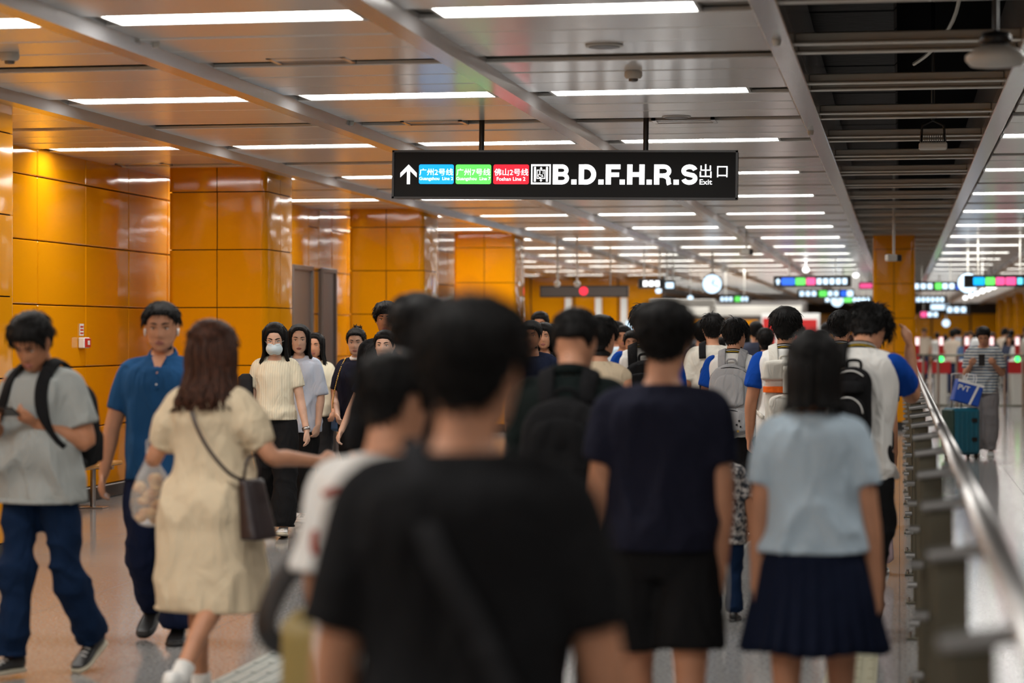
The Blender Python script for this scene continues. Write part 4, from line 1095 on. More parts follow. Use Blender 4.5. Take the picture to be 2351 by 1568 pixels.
P = Person('person', 'student in white and blue polo wearing a cream roll-top backpack', x, y, 3, 1.72, voxel=.0112, head=(2, -4, 0), aL=((.22, -.05, -1), (.05, .2, -1)), lL=(-8, 12), lR=(10, 4), foot=(10, 0))
student(P, seed=55); P.trousers(M['c_black']); P.shoes(M['black'], M['white']); P.hair(M[HB], n=520, seed=56, th=.030, L=.05, nape=-.08, mess=.6)
r, by = backpack(P, 'cream roll-top backpack with a bright orange band', M['c_whitebag'], w=.28, d=.15, z0=.93, z1=1.36, style='roll', trim=M['c_offwhite'])
mb = MB(); pts = [P.up((.150*math.sin(a), by+.055-.070*math.cos(a)-.02, 1.17)) for a in np.linspace(-1.45, 1.45, 13)]; mb.loft(ribbon(pts, .034, .006, [(0, -1, 0)]*13)); 
for v_ in range(0): pass
mb2 = MB(); ring = rbox_rings(0, by-.012+.085, 1.150, 1.195, .300, .195, m=12); mb2.loft([[P.up(p) for p in g] for g in ring]); P.put('orange_band', mb2.mesh('o', [], True), M['c_orange'], r)
x, y = W(1930, 18.6)
P = Person('person', 'student with striped collar whose back is hidden by the bob-haired woman', x, y, 0, 1.735, voxel=.0145, head=(2, -14, 0))
student(P, seed=58); P.trousers(M['c_black']); P.shoes(M['black'], M['white']); P.hair(M[HB], n=480, seed=59, th=.026, mess=.6)
x, y = W(1972, 11.8)
P = Person('person', 'student in white and blue polo bowing his head with one hand raised', x, y, -12, 1.74, voxel=.0105, head=(38, -8, 0), lean=8, aR=((.14, .70, -.50), (-.06, .05, 1)), aL=((.2, .1, -1), (0, .5, -.8)), lL=(8, 6), lR=(-8, 14), foot=(0, 14), pnR=(-1, 0, 0), curl=.35)
student(P, hem=.78, seed=61); P.trousers(M['c_black'], .02, seed=62); P.shoes(M['black'], M['white']); P.hair(M[HB], n=700, seed=63, th=.034, L=.055, mess=1.5)
backpack(P, 'black backpack slung on the student with raised hand', M['c_black'], w=.22, d=.09, z0=.96, z1=1.33, trim=M['white'], sides=(-1,))
x, y = W(1990, 14.8)
P = Person('person', 'woman with reddish hair and pale pink trousers near the railing', x, y, 0, 1.60, 'f', voxel=.0145, head=(10, 0, 0))
P.top(M['c_charcoal'], seed=65, hem=.86); P.trousers(M['c_pink'], .022); P.shoes(M['white'], M['white']); P.hair(M['hair_reddish'], n=420, seed=66, th=.030, L=.05, mess=1.3)
x, y = W(1662, 12.4)
P = Person('person', 'small child in dark patterned clothes behind the man in navy', x, y, 0, 1.02, 'f', voxel=.017, aR=((.25, 0, -1), (.1, .1, -1)))
P.top(M['c_floral'], .05, .70, .9, .03, 'tunic', seed=67); P.trousers(M['c_trackblue']); P.shoes(M['black'], M['black']); P.hair(M[HB], n=300, seed=68)
x, y = W(1757, 24)
P = Person('person', 'person with short black hair in a dark grey t-shirt beyond the students', x, y, 0, 1.61, 'f', voxel=.017)
P.top(M['c_charcoal'], seed=69); P.trousers(M['c_charcoal']); P.shoes(M['white'], M['white']); P.hair(M[HB], n=260, seed=70, nape=-.09)
x, y = W(1612, 23)
P = Person('person', 'man in dark navy top walking away beside the navy t-shirt man', x, y, 0, 1.68, voxel=.017)
P.top(M['c_darknavy'], seed=71); P.trousers(M['c_black']); P.shoes(M['black'], M['white']); P.hair(M[HB], n=260, seed=72)
for u_, d_, h_, lab, sx_, top_, glas, hs in ((1250, 21, 1.65, 'woman with long hair in black top seen between the heads', 'f', 'c_charcoal', False, 'long'), (1240, 25, 1.79, 'man with dark hair rising above the long-haired woman', 'm', 'c_black', False, 'short'), (1220, 19.5, 1.66, 'man with a tanned face beside the dark jacket', 'm', 'c_darknavy', False, 'short'),
        (1416, 28, 1.70, 'man in pale shirt facing the camera left of the glasses wearer', 'm', 'c_ltblue', False, 'short'), (1432, 25, 1.64, 'man with glasses facing the camera in the middle distance', 'm', 'c_ltblue', True, 'short'), (1452, 22, 1.58, 'dark haired person in the middle distance right of the glasses wearer', 'f', 'c_navy', False, 'short')):
    x, y = W(u_, d_)
    P = Person('person', lab, x, y, 180, h_, sx_, voxel=.0115, face=True, skin='skin_tan' if sx_ == 'm' else 'skin')
    P.top(M[top_], seed=int(u_)); P.trousers(M['c_black']); P.shoes(M['black'], M['white']); P.hair(M[HB], hs, n=200, seed=int(u_), length=.25, fringe=.06, L=.03)
    if glas: glasses(P, M['black'])
x, y = W(2258, 29.2)
P = Person('person', 'man in a striped t-shirt looking at his phone beside a suitcase', x, y, 172, 1.665, voxel=.0112, face=True, fat=1.08, head=(24, 4, 0), aR=((.20, .05, -1), (-.35, .8, .42)), aL=((.24, .05, -1), (-.30, .8, .42)), lL=(0, 0), lR=(0, 0), pnL=(-.3, 0, 1), pnR=(-.3, 0, 1))
P.top(M['c_striped'], .030, .82, .80, .024, 't_shirt', seed=75); P.trousers(M['c_greypant'], .034, seed=76); P.shoes(M['white'], M['white']); P.hair(M[HB], n=240, seed=77, th=.016, L=.03, mess=.5); glasses(P, M['black'])
c = (P.J['wrL']+P.J['wrR'])/2+np.array([0, .11, .07]); mb = MB(); mb.box(-.04, .04, -.005, .005, -.075, .075); mb.v = [tuple(c+np.array(p)) for p in mb.v]
tagmesh(P, mb, 'phone', 'black phone held by the man in striped t-shirt', 'phone', M['phone'], False)

# ------------------------------------------------------------------ distant crowd: a few figures, copied
def obj_col_mat(name, rough=.85):
    m = mat(name, (.5, .5, .5), rough, 0, .25); N = m.node_tree.nodes; oi = N.new('ShaderNodeObjectInfo'); m.node_tree.links.new(oi.outputs['Color'], bsdf(m).inputs['Base Color']); M[name] = m
obj_col_mat('crowd_shirt'); obj_col_mat('crowd_trousers')
protos = []
for k, (sx_, rot, hs, lg) in enumerate((('m', 0, 'short', (14, -12)), ('f', 0, 'long', (-12, 14)), ('m', 180, 'short', (10, -12)), ('f', 180, 'long', (-10, 12)), ('m', 0, 'short', (0, 0)))):
    P = Person('person', 'x', 0, -30-k, rot, 1.66 if sx_ == 'm' else 1.57, sx_, voxel=.019, face=False, lL=(lg[0], 8), lR=(lg[1], 10), handed=False)
    P.top(M['crowd_shirt'], .028, .84, .7, .02, seed=80+k); P.trousers(M['crowd_trousers'], .02); P.shoes(M['black'], M['white']); P.hair(M[HB], hs, n=40, seed=90+k, length=.25, detail=False)
    protos.append(P)
SHNAME = ['pale grey', 'white', 'black', 'dark navy', 'brown', 'tan', 'mid blue', 'light blue', 'dark red', 'charcoal', 'grey', 'plain black']
SHIRTS = [(.62, .60, .57), (.70, .70, .70), (.02, .02, .025), (.05, .06, .10), (.35, .30, .26), (.60, .50, .40), (.10, .18, .35), (.55, .62, .70), (.30, .05, .06), (.12, .12, .13), (.45, .44, .42), (.02, .02, .02)]
def copy_person(P, x, y, rz, h, col, pcol, label, group):
    r = P.root.copy(); COL.objects.link(r); r.location = (x, y, 0); r.rotation_euler = (0, 0, math.radians(rz)); k = h/P.h; r.scale = (k, k, k)
    tag(r, label, 'person', group)
    for ch in P.root.children:
        c = ch.copy(); COL.objects.link(c); c.parent = r; c.matrix_parent_inverse = Matrix()
        c.color = (*(col if ch.name.startswith('shirt') else pcol), 1)
        for g in ch.children:
            q = g.copy(); COL.objects.link(q); q.parent = c
cr = random.Random(21)
def crowd(n, u0, u1, d0, d1, label, group, seed, facing=.5):
    q = random.Random(seed); used = []
    for i in range(n):
        for _ in range(60):
            d = d0+(d1-d0)*((i+q.random())/n); u = q.uniform(u0, u1); x, y = W(u, d)
            if all((x-a)**2+(y-b)**2 > .36 for a, b in used) and not (x < -5.7 and y < 37.2) and not (-.8 < x < .6 and 37.2 < y < 38.8): break
        used.append((x, y)); f = q.random() < facing
        ci = q.randrange(12)
        P = protos[q.choice((2, 3))] if f else protos[q.choice((0, 1, 4))]
        copy_person(P, x, y, (180 if f else 0)+q.uniform(-25, 25), P.h*q.uniform(.96, 1.05), SHIRTS[ci], q.choice([(.015, .015, .02), (.02, .03, .07), (.05, .05, .05), (.3, .28, .25)]), f"blurred {'man' if P.sex == 'm' else 'long-haired woman'} in {SHNAME[ci]} top {'facing the camera' if f else 'walking away'} {label}", group)
crowd(10, 1590, 1900, 28, 40, 'just beyond the students', 'commuters beyond the students', 3, .35)
crowd(14, 1560, 1990, 42, 62, 'far back under the signs', 'commuters far down the concourse', 4, .4)
crowd(7, 1215, 1470, 30, 46, 'under the grey sign box', 'commuters under the grey sign box', 5, .8)
crowd(30, 2112, 2420, 53, 78, 'behind the fare gates', 'commuters behind the fare gates', 6, .35)
for P in protos:
    for ch in list(P.root.children):
        for g in list(ch.children): bpy.data.objects.remove(g, do_unlink=True)
        bpy.data.objects.remove(ch, do_unlink=True)
    bpy.data.objects.remove(P.root, do_unlink=True)
# ------------------------------------------------------------------ railing along the right
def emat(name, c, s):
    M[name] = mat(name, tuple(min(.8, q*.5) for q in c), .5, emit=c, es=s); return M[name]
emat('e_white', (1, 1, 1), 2.2); emat('e_blue', (.0, .40, .98), 1.15); emat('e_green', (.13, .80, .12), 1.1); emat('e_red', (1.0, .012, .035), 1.05)
emat('e_cool', (.62, .82, 1.0), 1.5); emat('e_pink', (1.0, .10, .32), 1.0); emat('e_ind', (.05, 1.0, .18), 2.5); emat('e_cyan', (.15, .75, 1.0), 1.3); emat('e_screen', (1.0, .75, .75), 1.3); emat('e_darkblue', (.02, .13, .8), 1.2); emat('e_redring', (1.0, .03, .06), 1.4)
def railing():
    t = tag(empty('railing', (0, 3, 0)), 'steel handrail on bronze posts running down the right side', 'railing')
    m = MB(); m.tube([(0.215, 0, 1.085), (0.215, 31.2, 1.085)], .029, 16); m.build('handrail', M['steel'], t, True)
    post = MB(); post.box(.080, .165, -.008, .008, 0, 1.05, bev=.004); post.box(.080, .165, .040, .056, 0, 1.05, bev=.004); post = post.mesh('post', M['steel_olive'])
    plate = MB(); plate.box(.035, .195, -.06, .10, 0, .012, bev=.003); plate = plate.mesh('base_plate', M['steel_olive'])
    stub = MB(); stub.cyl((.066, -.028, 1.035), (.205, -.028, 1.055), .017, 12); stub = stub.mesh('rail_bracket', M['steel'], 'auto')
    bolt = MB(); bolt.cyl((.052, -.035, .012), (.052, -.035, .028), .010, 8); bolt = bolt.mesh('anchor_bolt', M['steel'], 'auto')
    knob = MB(); knob.cyl((.040, -.022, 0), (.088, -.022, 0), .016, 12); knob = knob.mesh('knob', M['steel'], 'auto')
    for k in range(20):
        y = 1.0+1.57*k
        p = link('post', post, t, (0, y, 0)); link('base_plate', plate, p); link('anchor_bolt', bolt, p); link('anchor_bolt', bolt, p, (0, .11, 0))
        link('rail_bracket', stub, p)
        for z in (.28, .70): link('knob', knob, p, (0, 0, z))
    for z in (.28, .70):
        m = MB(); m.cyl((.122, 1.0, z), (.122, 30.9, z), .010, 8); m.build('rail_rod', M['steel_olive'], t, 'auto')
railing()

# ------------------------------------------------------------------ signs
def text_mesh(txt, off=0.0, bold=False):
    cu = bpy.data.curves.new('t', 'FONT'); cu.body = txt; cu.size = 1; cu.offset = off; cu.fill_mode = 'FRONT'; cu.resolution_u = 4
    o = bpy.data.objects.new('t', cu); TMP.collection.objects.link(o); vl = TMP.view_layers[0]; vl.update(); dg = vl.depsgraph
    me = bpy.data.meshes.new_from_object(o.evaluated_get(dg), depsgraph=dg); bpy.data.objects.remove(o, do_unlink=True); bpy.data.curves.remove(cu)
    n = len(me.vertices); co = np.empty(n*3, np.float32); me.vertices.foreach_get('co', co); co = co.reshape(-1, 3)
    return me, co
class Face:
    """flat marks on a sign face: x right, z up, drawn just in front (towards -y)"""
    def __init__(s, parent, conv, y): s.p, s.c, s.y = parent, conv, y
    def poly(s, name, polys, mt, dy=0.0):
        m = MB()
        for pl in polys: m.add([(s.c(*q)[0], s.y-dy, s.c(*q)[1]) for q in pl], [tuple(range(len(pl)))])
        return m.build(name, mt, s.p)
    def text(s, name, txt, u0, u1, v0, v1, mt, off=0.0, dy=.002):
        me, co = text_mesh(txt, off)
        if len(co) == 0: return
        a, b = co.min(0), co.max(0); (x0, z0), (x1, z1) = s.c(u0, v1), s.c(u1, v0)
        out = np.zeros_like(co); out[:, 0] = x0+(co[:, 0]-a[0])/(b[0]-a[0])*(x1-x0); out[:, 2] = z0+(co[:, 1]-a[1])/(b[1]-a[1])*(z1-z0); out[:, 1] = s.y-dy
        me.vertices.foreach_set('co', out.ravel()); me.materials.clear(); me.materials.append(mt); me.update()
        return link(name, me, s.p)
def rrect(u0, u1, v0, v1, r, n=5):
    out = []
    for cx, cy, a0 in ((u1-r, v0+r, -90), (u1-r, v1-r, 0), (u0+r, v1-r, 90), (u0+r, v0+r, 180)):
        for k in range(n+1):
            a = math.radians(a0+90*k/n); out.append((cx+r*math.cos(a), cy+r*math.sin(a)))
    return out
def stroke(pts, w):
    """thick planar line as quads, butt ends"""
    P_ = [np.array(p, float) for p in pts]; L, Rr = [], []
    for i in range(len(P_)):
        t = P_[min(i+1, len(P_)-1)]-P_[max(i-1, 0)]; t /= np.linalg.norm(t)+1e-9; n = np.array([-t[1], t[0]])*w/2
        L.append(P_[i]+n); Rr.append(P_[i]-n)
    return [[tuple(L[i]), tuple(L[i+1]), tuple(Rr[i+1]), tuple(Rr[i])] for i in range(len(P_)-1)]
def arc(cx, cy, rx, ry, a0, a1, n=12): return [(cx+rx*math.cos(math.radians(a)), cy+ry*math.sin(math.radians(a))) for a in np.linspace(a0, a1, n)]
def letter(ch, x0, x1, y0, y1, w):
    """heavy grotesque capitals, y downwards"""
    h = w/2; R_ = []
    box = lambda a, b, c, d: [(a, c), (b, c), (b, d), (a, d)]
    if ch == '.': return [box(x0, x1, y0, y1)]
    if ch == 'H': return [box(x0, x0+w, y0, y1), box(x1-w, x1, y0, y1), box(x0+w, x1-w, (y0+y1)/2-w*.45, (y0+y1)/2+w*.45)]
    if ch == 'F': return [box(x0, x0+w, y0, y1), box(x0+w, x1, y0, y0+w*.9), box(x0+w, x1-w*.25, y0+(y1-y0)*.40, y0+(y1-y0)*.40+w*.85)]
    if ch == 'D':
        ry = (y1-y0)/2-h*.9; cx = x0+(x1-x0)*.42; rx = x1-h-cx
        return [box(x0, x0+w, y0, y1)]+stroke([(x0+w, y0+h*.9), (cx, y0+h*.9)]+arc(cx, (y0+y1)/2, rx, ry, -88, 88, 18)+[(cx, y1-h*.9), (x0+w, y1-h*.9)], w*.95)
    if ch in 'BR':
        ym = y0+(y1-y0)*(.49 if ch == 'B' else .55); k = .40*w; out = [box(x0, x0+w, y0, y1)]
        cx = x0+(x1-x0)*.55
        out += stroke([(x0+w, y0+k), (cx, y0+k)]+arc(cx, (y0+k+ym)/2, x1-h*.95-cx-(1.2 if ch == 'B' else 0), (ym-y0-k)/2, -88, 88, 12)+[(cx, ym), (x0+w, ym)], w*.80)
        if ch == 'B': out += stroke([(x0+w, ym), (cx, ym)]+arc(cx, (ym+y1-k)/2, x1-h*.9-cx, (y1-k-ym)/2, -88, 88, 12)+[(cx, y1-k), (x0+w, y1-k)], w*.80)
        else: out += stroke([(cx-2, ym-1), (x1-w*.95, ym+3), (x1-w*.62, ym+8), (x1-w*.55, y1-4), (x1-w*.42, y1)], w*.85)
        return out
    if ch == 'S':
        cx = (x0+x1)/2; ra = (y1-y0)*.25; rx = (x1-x0)/2-h*.9; k = w*.42
        p = arc(cx, y0+k+(ra-k*.45), rx, ra-k*.45, -12, -90, 7)+arc(cx, y0+k+(ra-k*.45), rx, ra-k*.45, -95, -225, 9)
        q = arc(cx, y1-k-(ra-k*.45), rx, ra-k*.45, -45, 90, 9)+arc(cx, y1-k-(ra-k*.45), rx, ra-k*.45, 95, 168, 7)
        return stroke(p+q, w*.86)
    return []
def sign_box(name, label, u0, u1, v0, v1, d, posts=(), thick=.14, top_z=None, mtb='signblack', rz=0.0, tilt=0.0):
    uc = (u0+u1)/2; x, y = W(uc, d); z0, z1 = Zv(v1, d), Zv(v0, d); w = (u1-u0)*d/FPX*1.012
    r = tag(empty(name, (x, y, (z0+z1)/2)), label, 'sign'); r.rotation_euler = (0, tilt, rz); hh = (z1-z0)/2
    m = MB(); m.box(-w/2, w/2, 0, thick, -hh, hh, bev=.006); m.build('housing', M[mtb], r)
    f = .012 if d < 25 else .02; m = MB()
    m.box(-w/2-.004, w/2+.004, -.008, .006, hh-f, hh+.004); m.box(-w/2-.004, w/2+.004, -.008, .006, -hh-.004, -hh+f)
    m.box(-w/2-.004, -w/2+f, -.008, .006, -hh, hh); m.box(w/2-f, w/2+.004, -.008, .006, -hh, hh); m.build('frame', M['signframe'], r)
    vm = (v0+v1)/2
    conv = lambda u, v: ((u-uc)/(u1-u0)*w, (vm-v)/(v1-v0)*2*hh)
    for u in posts:
        px = conv(u, vm)[0]; m = MB(); m.cyl((px, thick/2, hh), (px, thick/2, (top_z or H+.18)-(z0+z1)/2), .021 if d < 25 else .012, 12); m.build('hanger_pole', M['black' if d < 25 else 'offwhite'], r, 'auto')
    return r, Face(r, conv, -.004)
def main_sign():
    r, F = sign_box('hanging_sign', 'large black overhead exit sign with arrow and three coloured line plates', 897, 1687, 346, 456.4, 17.2, (1100, 1478), tilt=.0137)
    c7 = lambda x, y: (880+x/5.598, 330+y/5.598); c8 = lambda x, y: (1260+x/5.343, 330+y/5.343)
    A = lambda *q: [c7(*p) for p in q]
    F.poly('arrow', [A((305, 270), (413, 380), (413, 437), (325, 352), (305, 332)), A((305, 270), (305, 332), (285, 352), (197, 437), (197, 380)), A((284, 340), (325, 340), (325, 525), (284, 525))], M['e_white'])
    for nm, x0, x1, mt, cj, (a, b), la, (c, d) in (('line_plate_blue', 441, 897, 'e_blue', '广州2号线', (449, 888), 'Guangzhou  Line 2', (447, 889)), ('line_plate_green', 922, 1384, 'e_green', '广州7号线', (934, 1373), 'Guangzhou  Line 7', (932, 1376)), ('line_plate_red', 1412, 1872, 'e_red', '佛山2号线', (1424, 1864), 'Foshan Line 2', (1458, 1827))):
        (u0, v0), (u1, v1) = c7(x0, 268), c7(x1, 522); F.poly(nm, [rrect(u0, u1, v0, v1, 4.4)], M[mt])
        (u0, v0), (u1, v1) = c7(a, 322), c7(b, 412); F.text('lettering', cj, u0, u1, v0, v1, M['e_white'], .005)
        (u0, v0), (u1, v1) = c7(c, 430), c7(d, 478 if 'F' in la else 484); F.text('lettering', la, u0, u1, v0, v1, M['e_white'], .006)
    B = lambda a, b, c, d: A((a, c), (b, c), (b, d), (a, d))
    ic = [B(1900, 2153, 265, 288), B(1900, 2153, 500, 522), B(1900, 1918, 288, 500), B(2135, 2153, 288, 500), B(1937, 1962, 298, 488), B(2092, 2117, 298, 488),
          B(1972, 2083, 335, 345), B(1972, 2083, 442, 452), B(1972, 1982, 345, 442), B(2073, 2083, 345, 442), A((2028, 298), (2046, 320), (2010, 320)), B(2022, 2034, 320, 335), A((2028, 490), (2010, 468), (2046, 468)), B(2022, 2034, 452, 468)]
    ic += [[c7(2012+9*math.cos(t), 362+9*math.sin(t)) for t in np.linspace(0, 6.283, 10)[:-1]]]
    ic += [[c7(*q) for q in pl] for pl in stroke([(2012, 372), (2014, 402), (2044, 402), (2054, 430)], 9)]+[[c7(*q) for q in pl] for pl in stroke(arc(2016, 410, 24, 24, 20, 240, 14), 7)]
    ic += [B(2050, 2060, 352+q*14, 360+q*14) for q in range(3)]
    F.poly('lift_pictogram', ic, M['e_white'])
    W_ = 64/5.343
    for ch, a, b in (('B', 50, 253), ('.', 278, 342), ('D', 368, 582), ('.', 608, 672), ('F', 697, 875), ('.', 867, 930), ('H', 957, 1168), ('.', 1193, 1256), ('R', 1283, 1495), ('.', 1518, 1582), ('S', 1610, 1807)):
        (u0, v0), (u1, v1) = c8(a, 438 if ch == '.' else 254), c8(b, 499); F.poly('full_stop' if ch == '.' else 'exit_letter', letter(ch, u0, u1, v0, v1, W_), M['e_white'])
    (u0, v0), (u1, v1) = c8(1832, 250), c8(1975, 415); F.text('lettering', '出', u0, u1, v0, v1, M['e_white'], .004)
    (u0, v0), (u1, v1) = c8(2040, 273), c8(2165, 408); F.text('lettering', '口', u0, u1, v0, v1, M['e_white'], .004)
    (u0, v0), (u1, v1) = c8(1832, 434), c8(1982, 497); F.text('lettering', 'Exit', u0, u1, v0, v1, M['e_white'], .008)
main_sign()
def far_sign(label, u0, u1, v0, v1, d, marks, posts=True):
    r, F = sign_box('hanging_sign', label, u0, u1, v0, v1, d, ((u0*.8+u1*.2), (u0*.2+u1*.8)) if posts else ())
    h = v1-v0
    for a, b, mt, kind in marks:
        x0, x1 = u0+(u1-u0)*a, u0+(u1-u0)*b
        if kind == 'plate': F.poly('plate', [rrect(x0, x1, v0+h*.16, v1-h*.16, h*.1, 2)], M[mt])
        elif kind == 'bars':
            n = max(2, int((x1-x0)/(h*.55))); st = (x1-x0)/n
            F.poly('lettering', [[(x0+st*q, v0+h*.22), (x0+st*(q+.72), v0+h*.22), (x0+st*(q+.72), v1-h*.22), (x0+st*q, v1-h*.22)] for q in range(n)], M[mt])
        elif kind == 'arrow': xc = (x0+x1)/2; F.poly('arrow', [[(xc, v0+h*.2), (x1, v0+h*.5), (x0, v0+h*.5)], [(xc-h*.1, v0+h*.5), (xc+h*.1, v0+h*.5), (xc+h*.1, v1-h*.2), (xc-h*.1, v1-h*.2)]], M[mt])
    return r
far_sign('far black hanging sign with blue, green and pink plates and white letters', 1778, 1952, 634, 658, 47, [(.02, .09, 'e_cool', 'arrow'), (.10, .27, 'e_darkblue', 'plate'), (.28, .41, 'e_green', 'plate'), (.42, .54, 'e_pink', 'plate'), (.56, .97, 'e_cool', 'bars')])
far_sign('far hanging sign with a green square between white words, below the plated sign', 1832, 1960, 664, 684, 56, [(.04, .36, 'e_cool', 'bars'), (.38, .52, 'e_green', 'plate'), (.54, .75, 'e_cool', 'bars'), (.76, .86, 'e_darkblue', 'plate'), (.87, .98, 'e_cool', 'plate')])
far_sign('far hanging sign with white and green lettering just left of the square column', 1892, 2002, 680, 696, 66, [(.04, .36, 'e_cool', 'bars'), (.40, .58, 'e_green', 'plate'), (.6, .96, 'e_cool', 'bars')])
far_sign('small pink lit sign at the left edge of the square column', 1972, 2004, 648, 664, 60, [(.06, .94, 'e_pink', 'plate')])
far_sign('far hanging sign with large white lettering above the crowd on the left', 1466, 1526, 640, 662, 44, [(.18, .86, 'e_white', 'bars')])
far_sign('small blue-white screen beside the large white lettering', 1526, 1549, 645, 665, 44.5, [(.1, .92, 'e_cool', 'plate')])
far_sign('low white and green hanging sign beneath the left clock', 1652, 1722, 678, 695, 58, [(.04, .46, 'e_cool', 'bars'), (.5, .68, 'e_green', 'plate'), (.7, .96, 'e_cool', 'bars')])
far_sign('hanging sign with white words and green square right of the column', 2096, 2202, 646, 668, 50, [(.04, .46, 'e_cool', 'bars'), (.48, .62, 'e_green', 'plate'), (.64, .92, 'e_cool', 'bars'), (.93, .99, 'e_darkblue', 'plate')])
far_sign('lower white lettered sign right of the column', 2092, 2172, 679, 697, 62, [(.04, .96, 'e_cool', 'bars')])
far_sign('dark sign with blue, green, pink and red plates at right edge', 2216, 2372, 632, 659, 38, [(.13, .29, 'e_blue', 'plate'), (.30, .44, 'e_green', 'plate'), (.45, .58, 'e_pink', 'plate'), (.59, .74, 'e_pink', 'plate'), (.76, .96, 'e_cyan', 'bars')])
far_sign('distant pale blue sign with pink square right of the column', 2112, 2158, 713, 731, 74, [(.05, .35, 'e_pink', 'plate'), (.4, .95, 'e_cool', 'bars')])
far_sign('distant white sign cluster hanging over the right crowd', 2132, 2184, 696, 714, 72, [(.1, .95, 'e_cool', 'plate')])
far_sign('distant dark sign with blue-white words above the fare gates', 2170, 2224, 700, 722, 70, [(.1, .95, 'e_cool', 'bars')])
def clock(label, u, v, d, rad):
    x, y = W(u, d); r = tag(empty('clock', (x, y, Zv(v, d))), label, 'clock')
    m = MB(); n = 28
    m.loft([[(rad*k*math.cos(2*math.pi*j/n), yy, rad*k*math.sin(2*math.pi*j/n)) for j in range(n)][::-1] for k, yy in ((.98, .10), (1.06, .09), (1.06, -.005), (1.0, -.01))]); m.build('case', M['signframe'], r, 'auto')
    m = MB(); m.add([(rad*.97*math.cos(2*math.pi*j/n), -.013, rad*.97*math.sin(2*math.pi*j/n)) for j in range(n)], [tuple(range(n))]); m.build('dial', M['e_cool'], r)
    for a, l, w_ in ((.4, .5, .06), (2.0, .75, .04)):
        m = MB(); s_, c_ = math.sin(a), math.cos(a); L_ = rad*l; w2 = rad*w_
        m.add([(-c_*w2, -.016, s_*w2), (c_*w2, -.016, -s_*w2), (s_*L_+c_*w2, -.016, c_*L_-s_*w2), (s_*L_-c_*w2, -.016, c_*L_+s_*w2)], [(0, 1, 2, 3)]); m.build('hand', M['black'], r)
    m = MB(); m.cyl((0, .05, rad), (0, .05, H-Zv(v, d)+.02), .018, 8); m.build('hanger_pole', M['offwhite'], r)
clock('round lit clock hanging left of the far plated sign', 1635, 652, 45, .195)
clock('round lit clock behind the dark sign at the right edge', 2222, 650, 42, .19)
clock('small round lit clock beneath the far green sign', 1922, 690, 64, .18)
clock('tiny cyan round lamp sign above the right crowd', 2172, 742, 76, .13)

# grey sign box with red ring on the far left
r, F = sign_box('sign_box', 'wide grey box sign with a glowing red ring on the far left', 1240, 1441, 656, 682, 42, (1280, 1400), mtb='dgrey')
F.poly('red_ring', [[(1340+10*math.cos(t), 668+10*math.sin(t)) for t in np.linspace(0, 6.283, 20)[:-1]]], M['e_redring'])
for u_, lab in ((1279, 'white dome camera hanging before the grey sign box, on the left'), (1325, 'white dome camera hanging before the grey sign box, nearer its ring')):
    x, y = W(u_, 38); t = tag(empty('dome_camera', (x, y, Zv(652, 38))), lab, 'camera')
    m = MB(); m.ell((0, 0, 0), (.06, .06, .055), 14, 8); m.build('dome', M['white'], t, True); m = MB(); m.cyl((0, 0, .03), (0, 0, H-Zv(652, 38)+.02), .016, 8); m.build('drop_pole', M['white'], t)

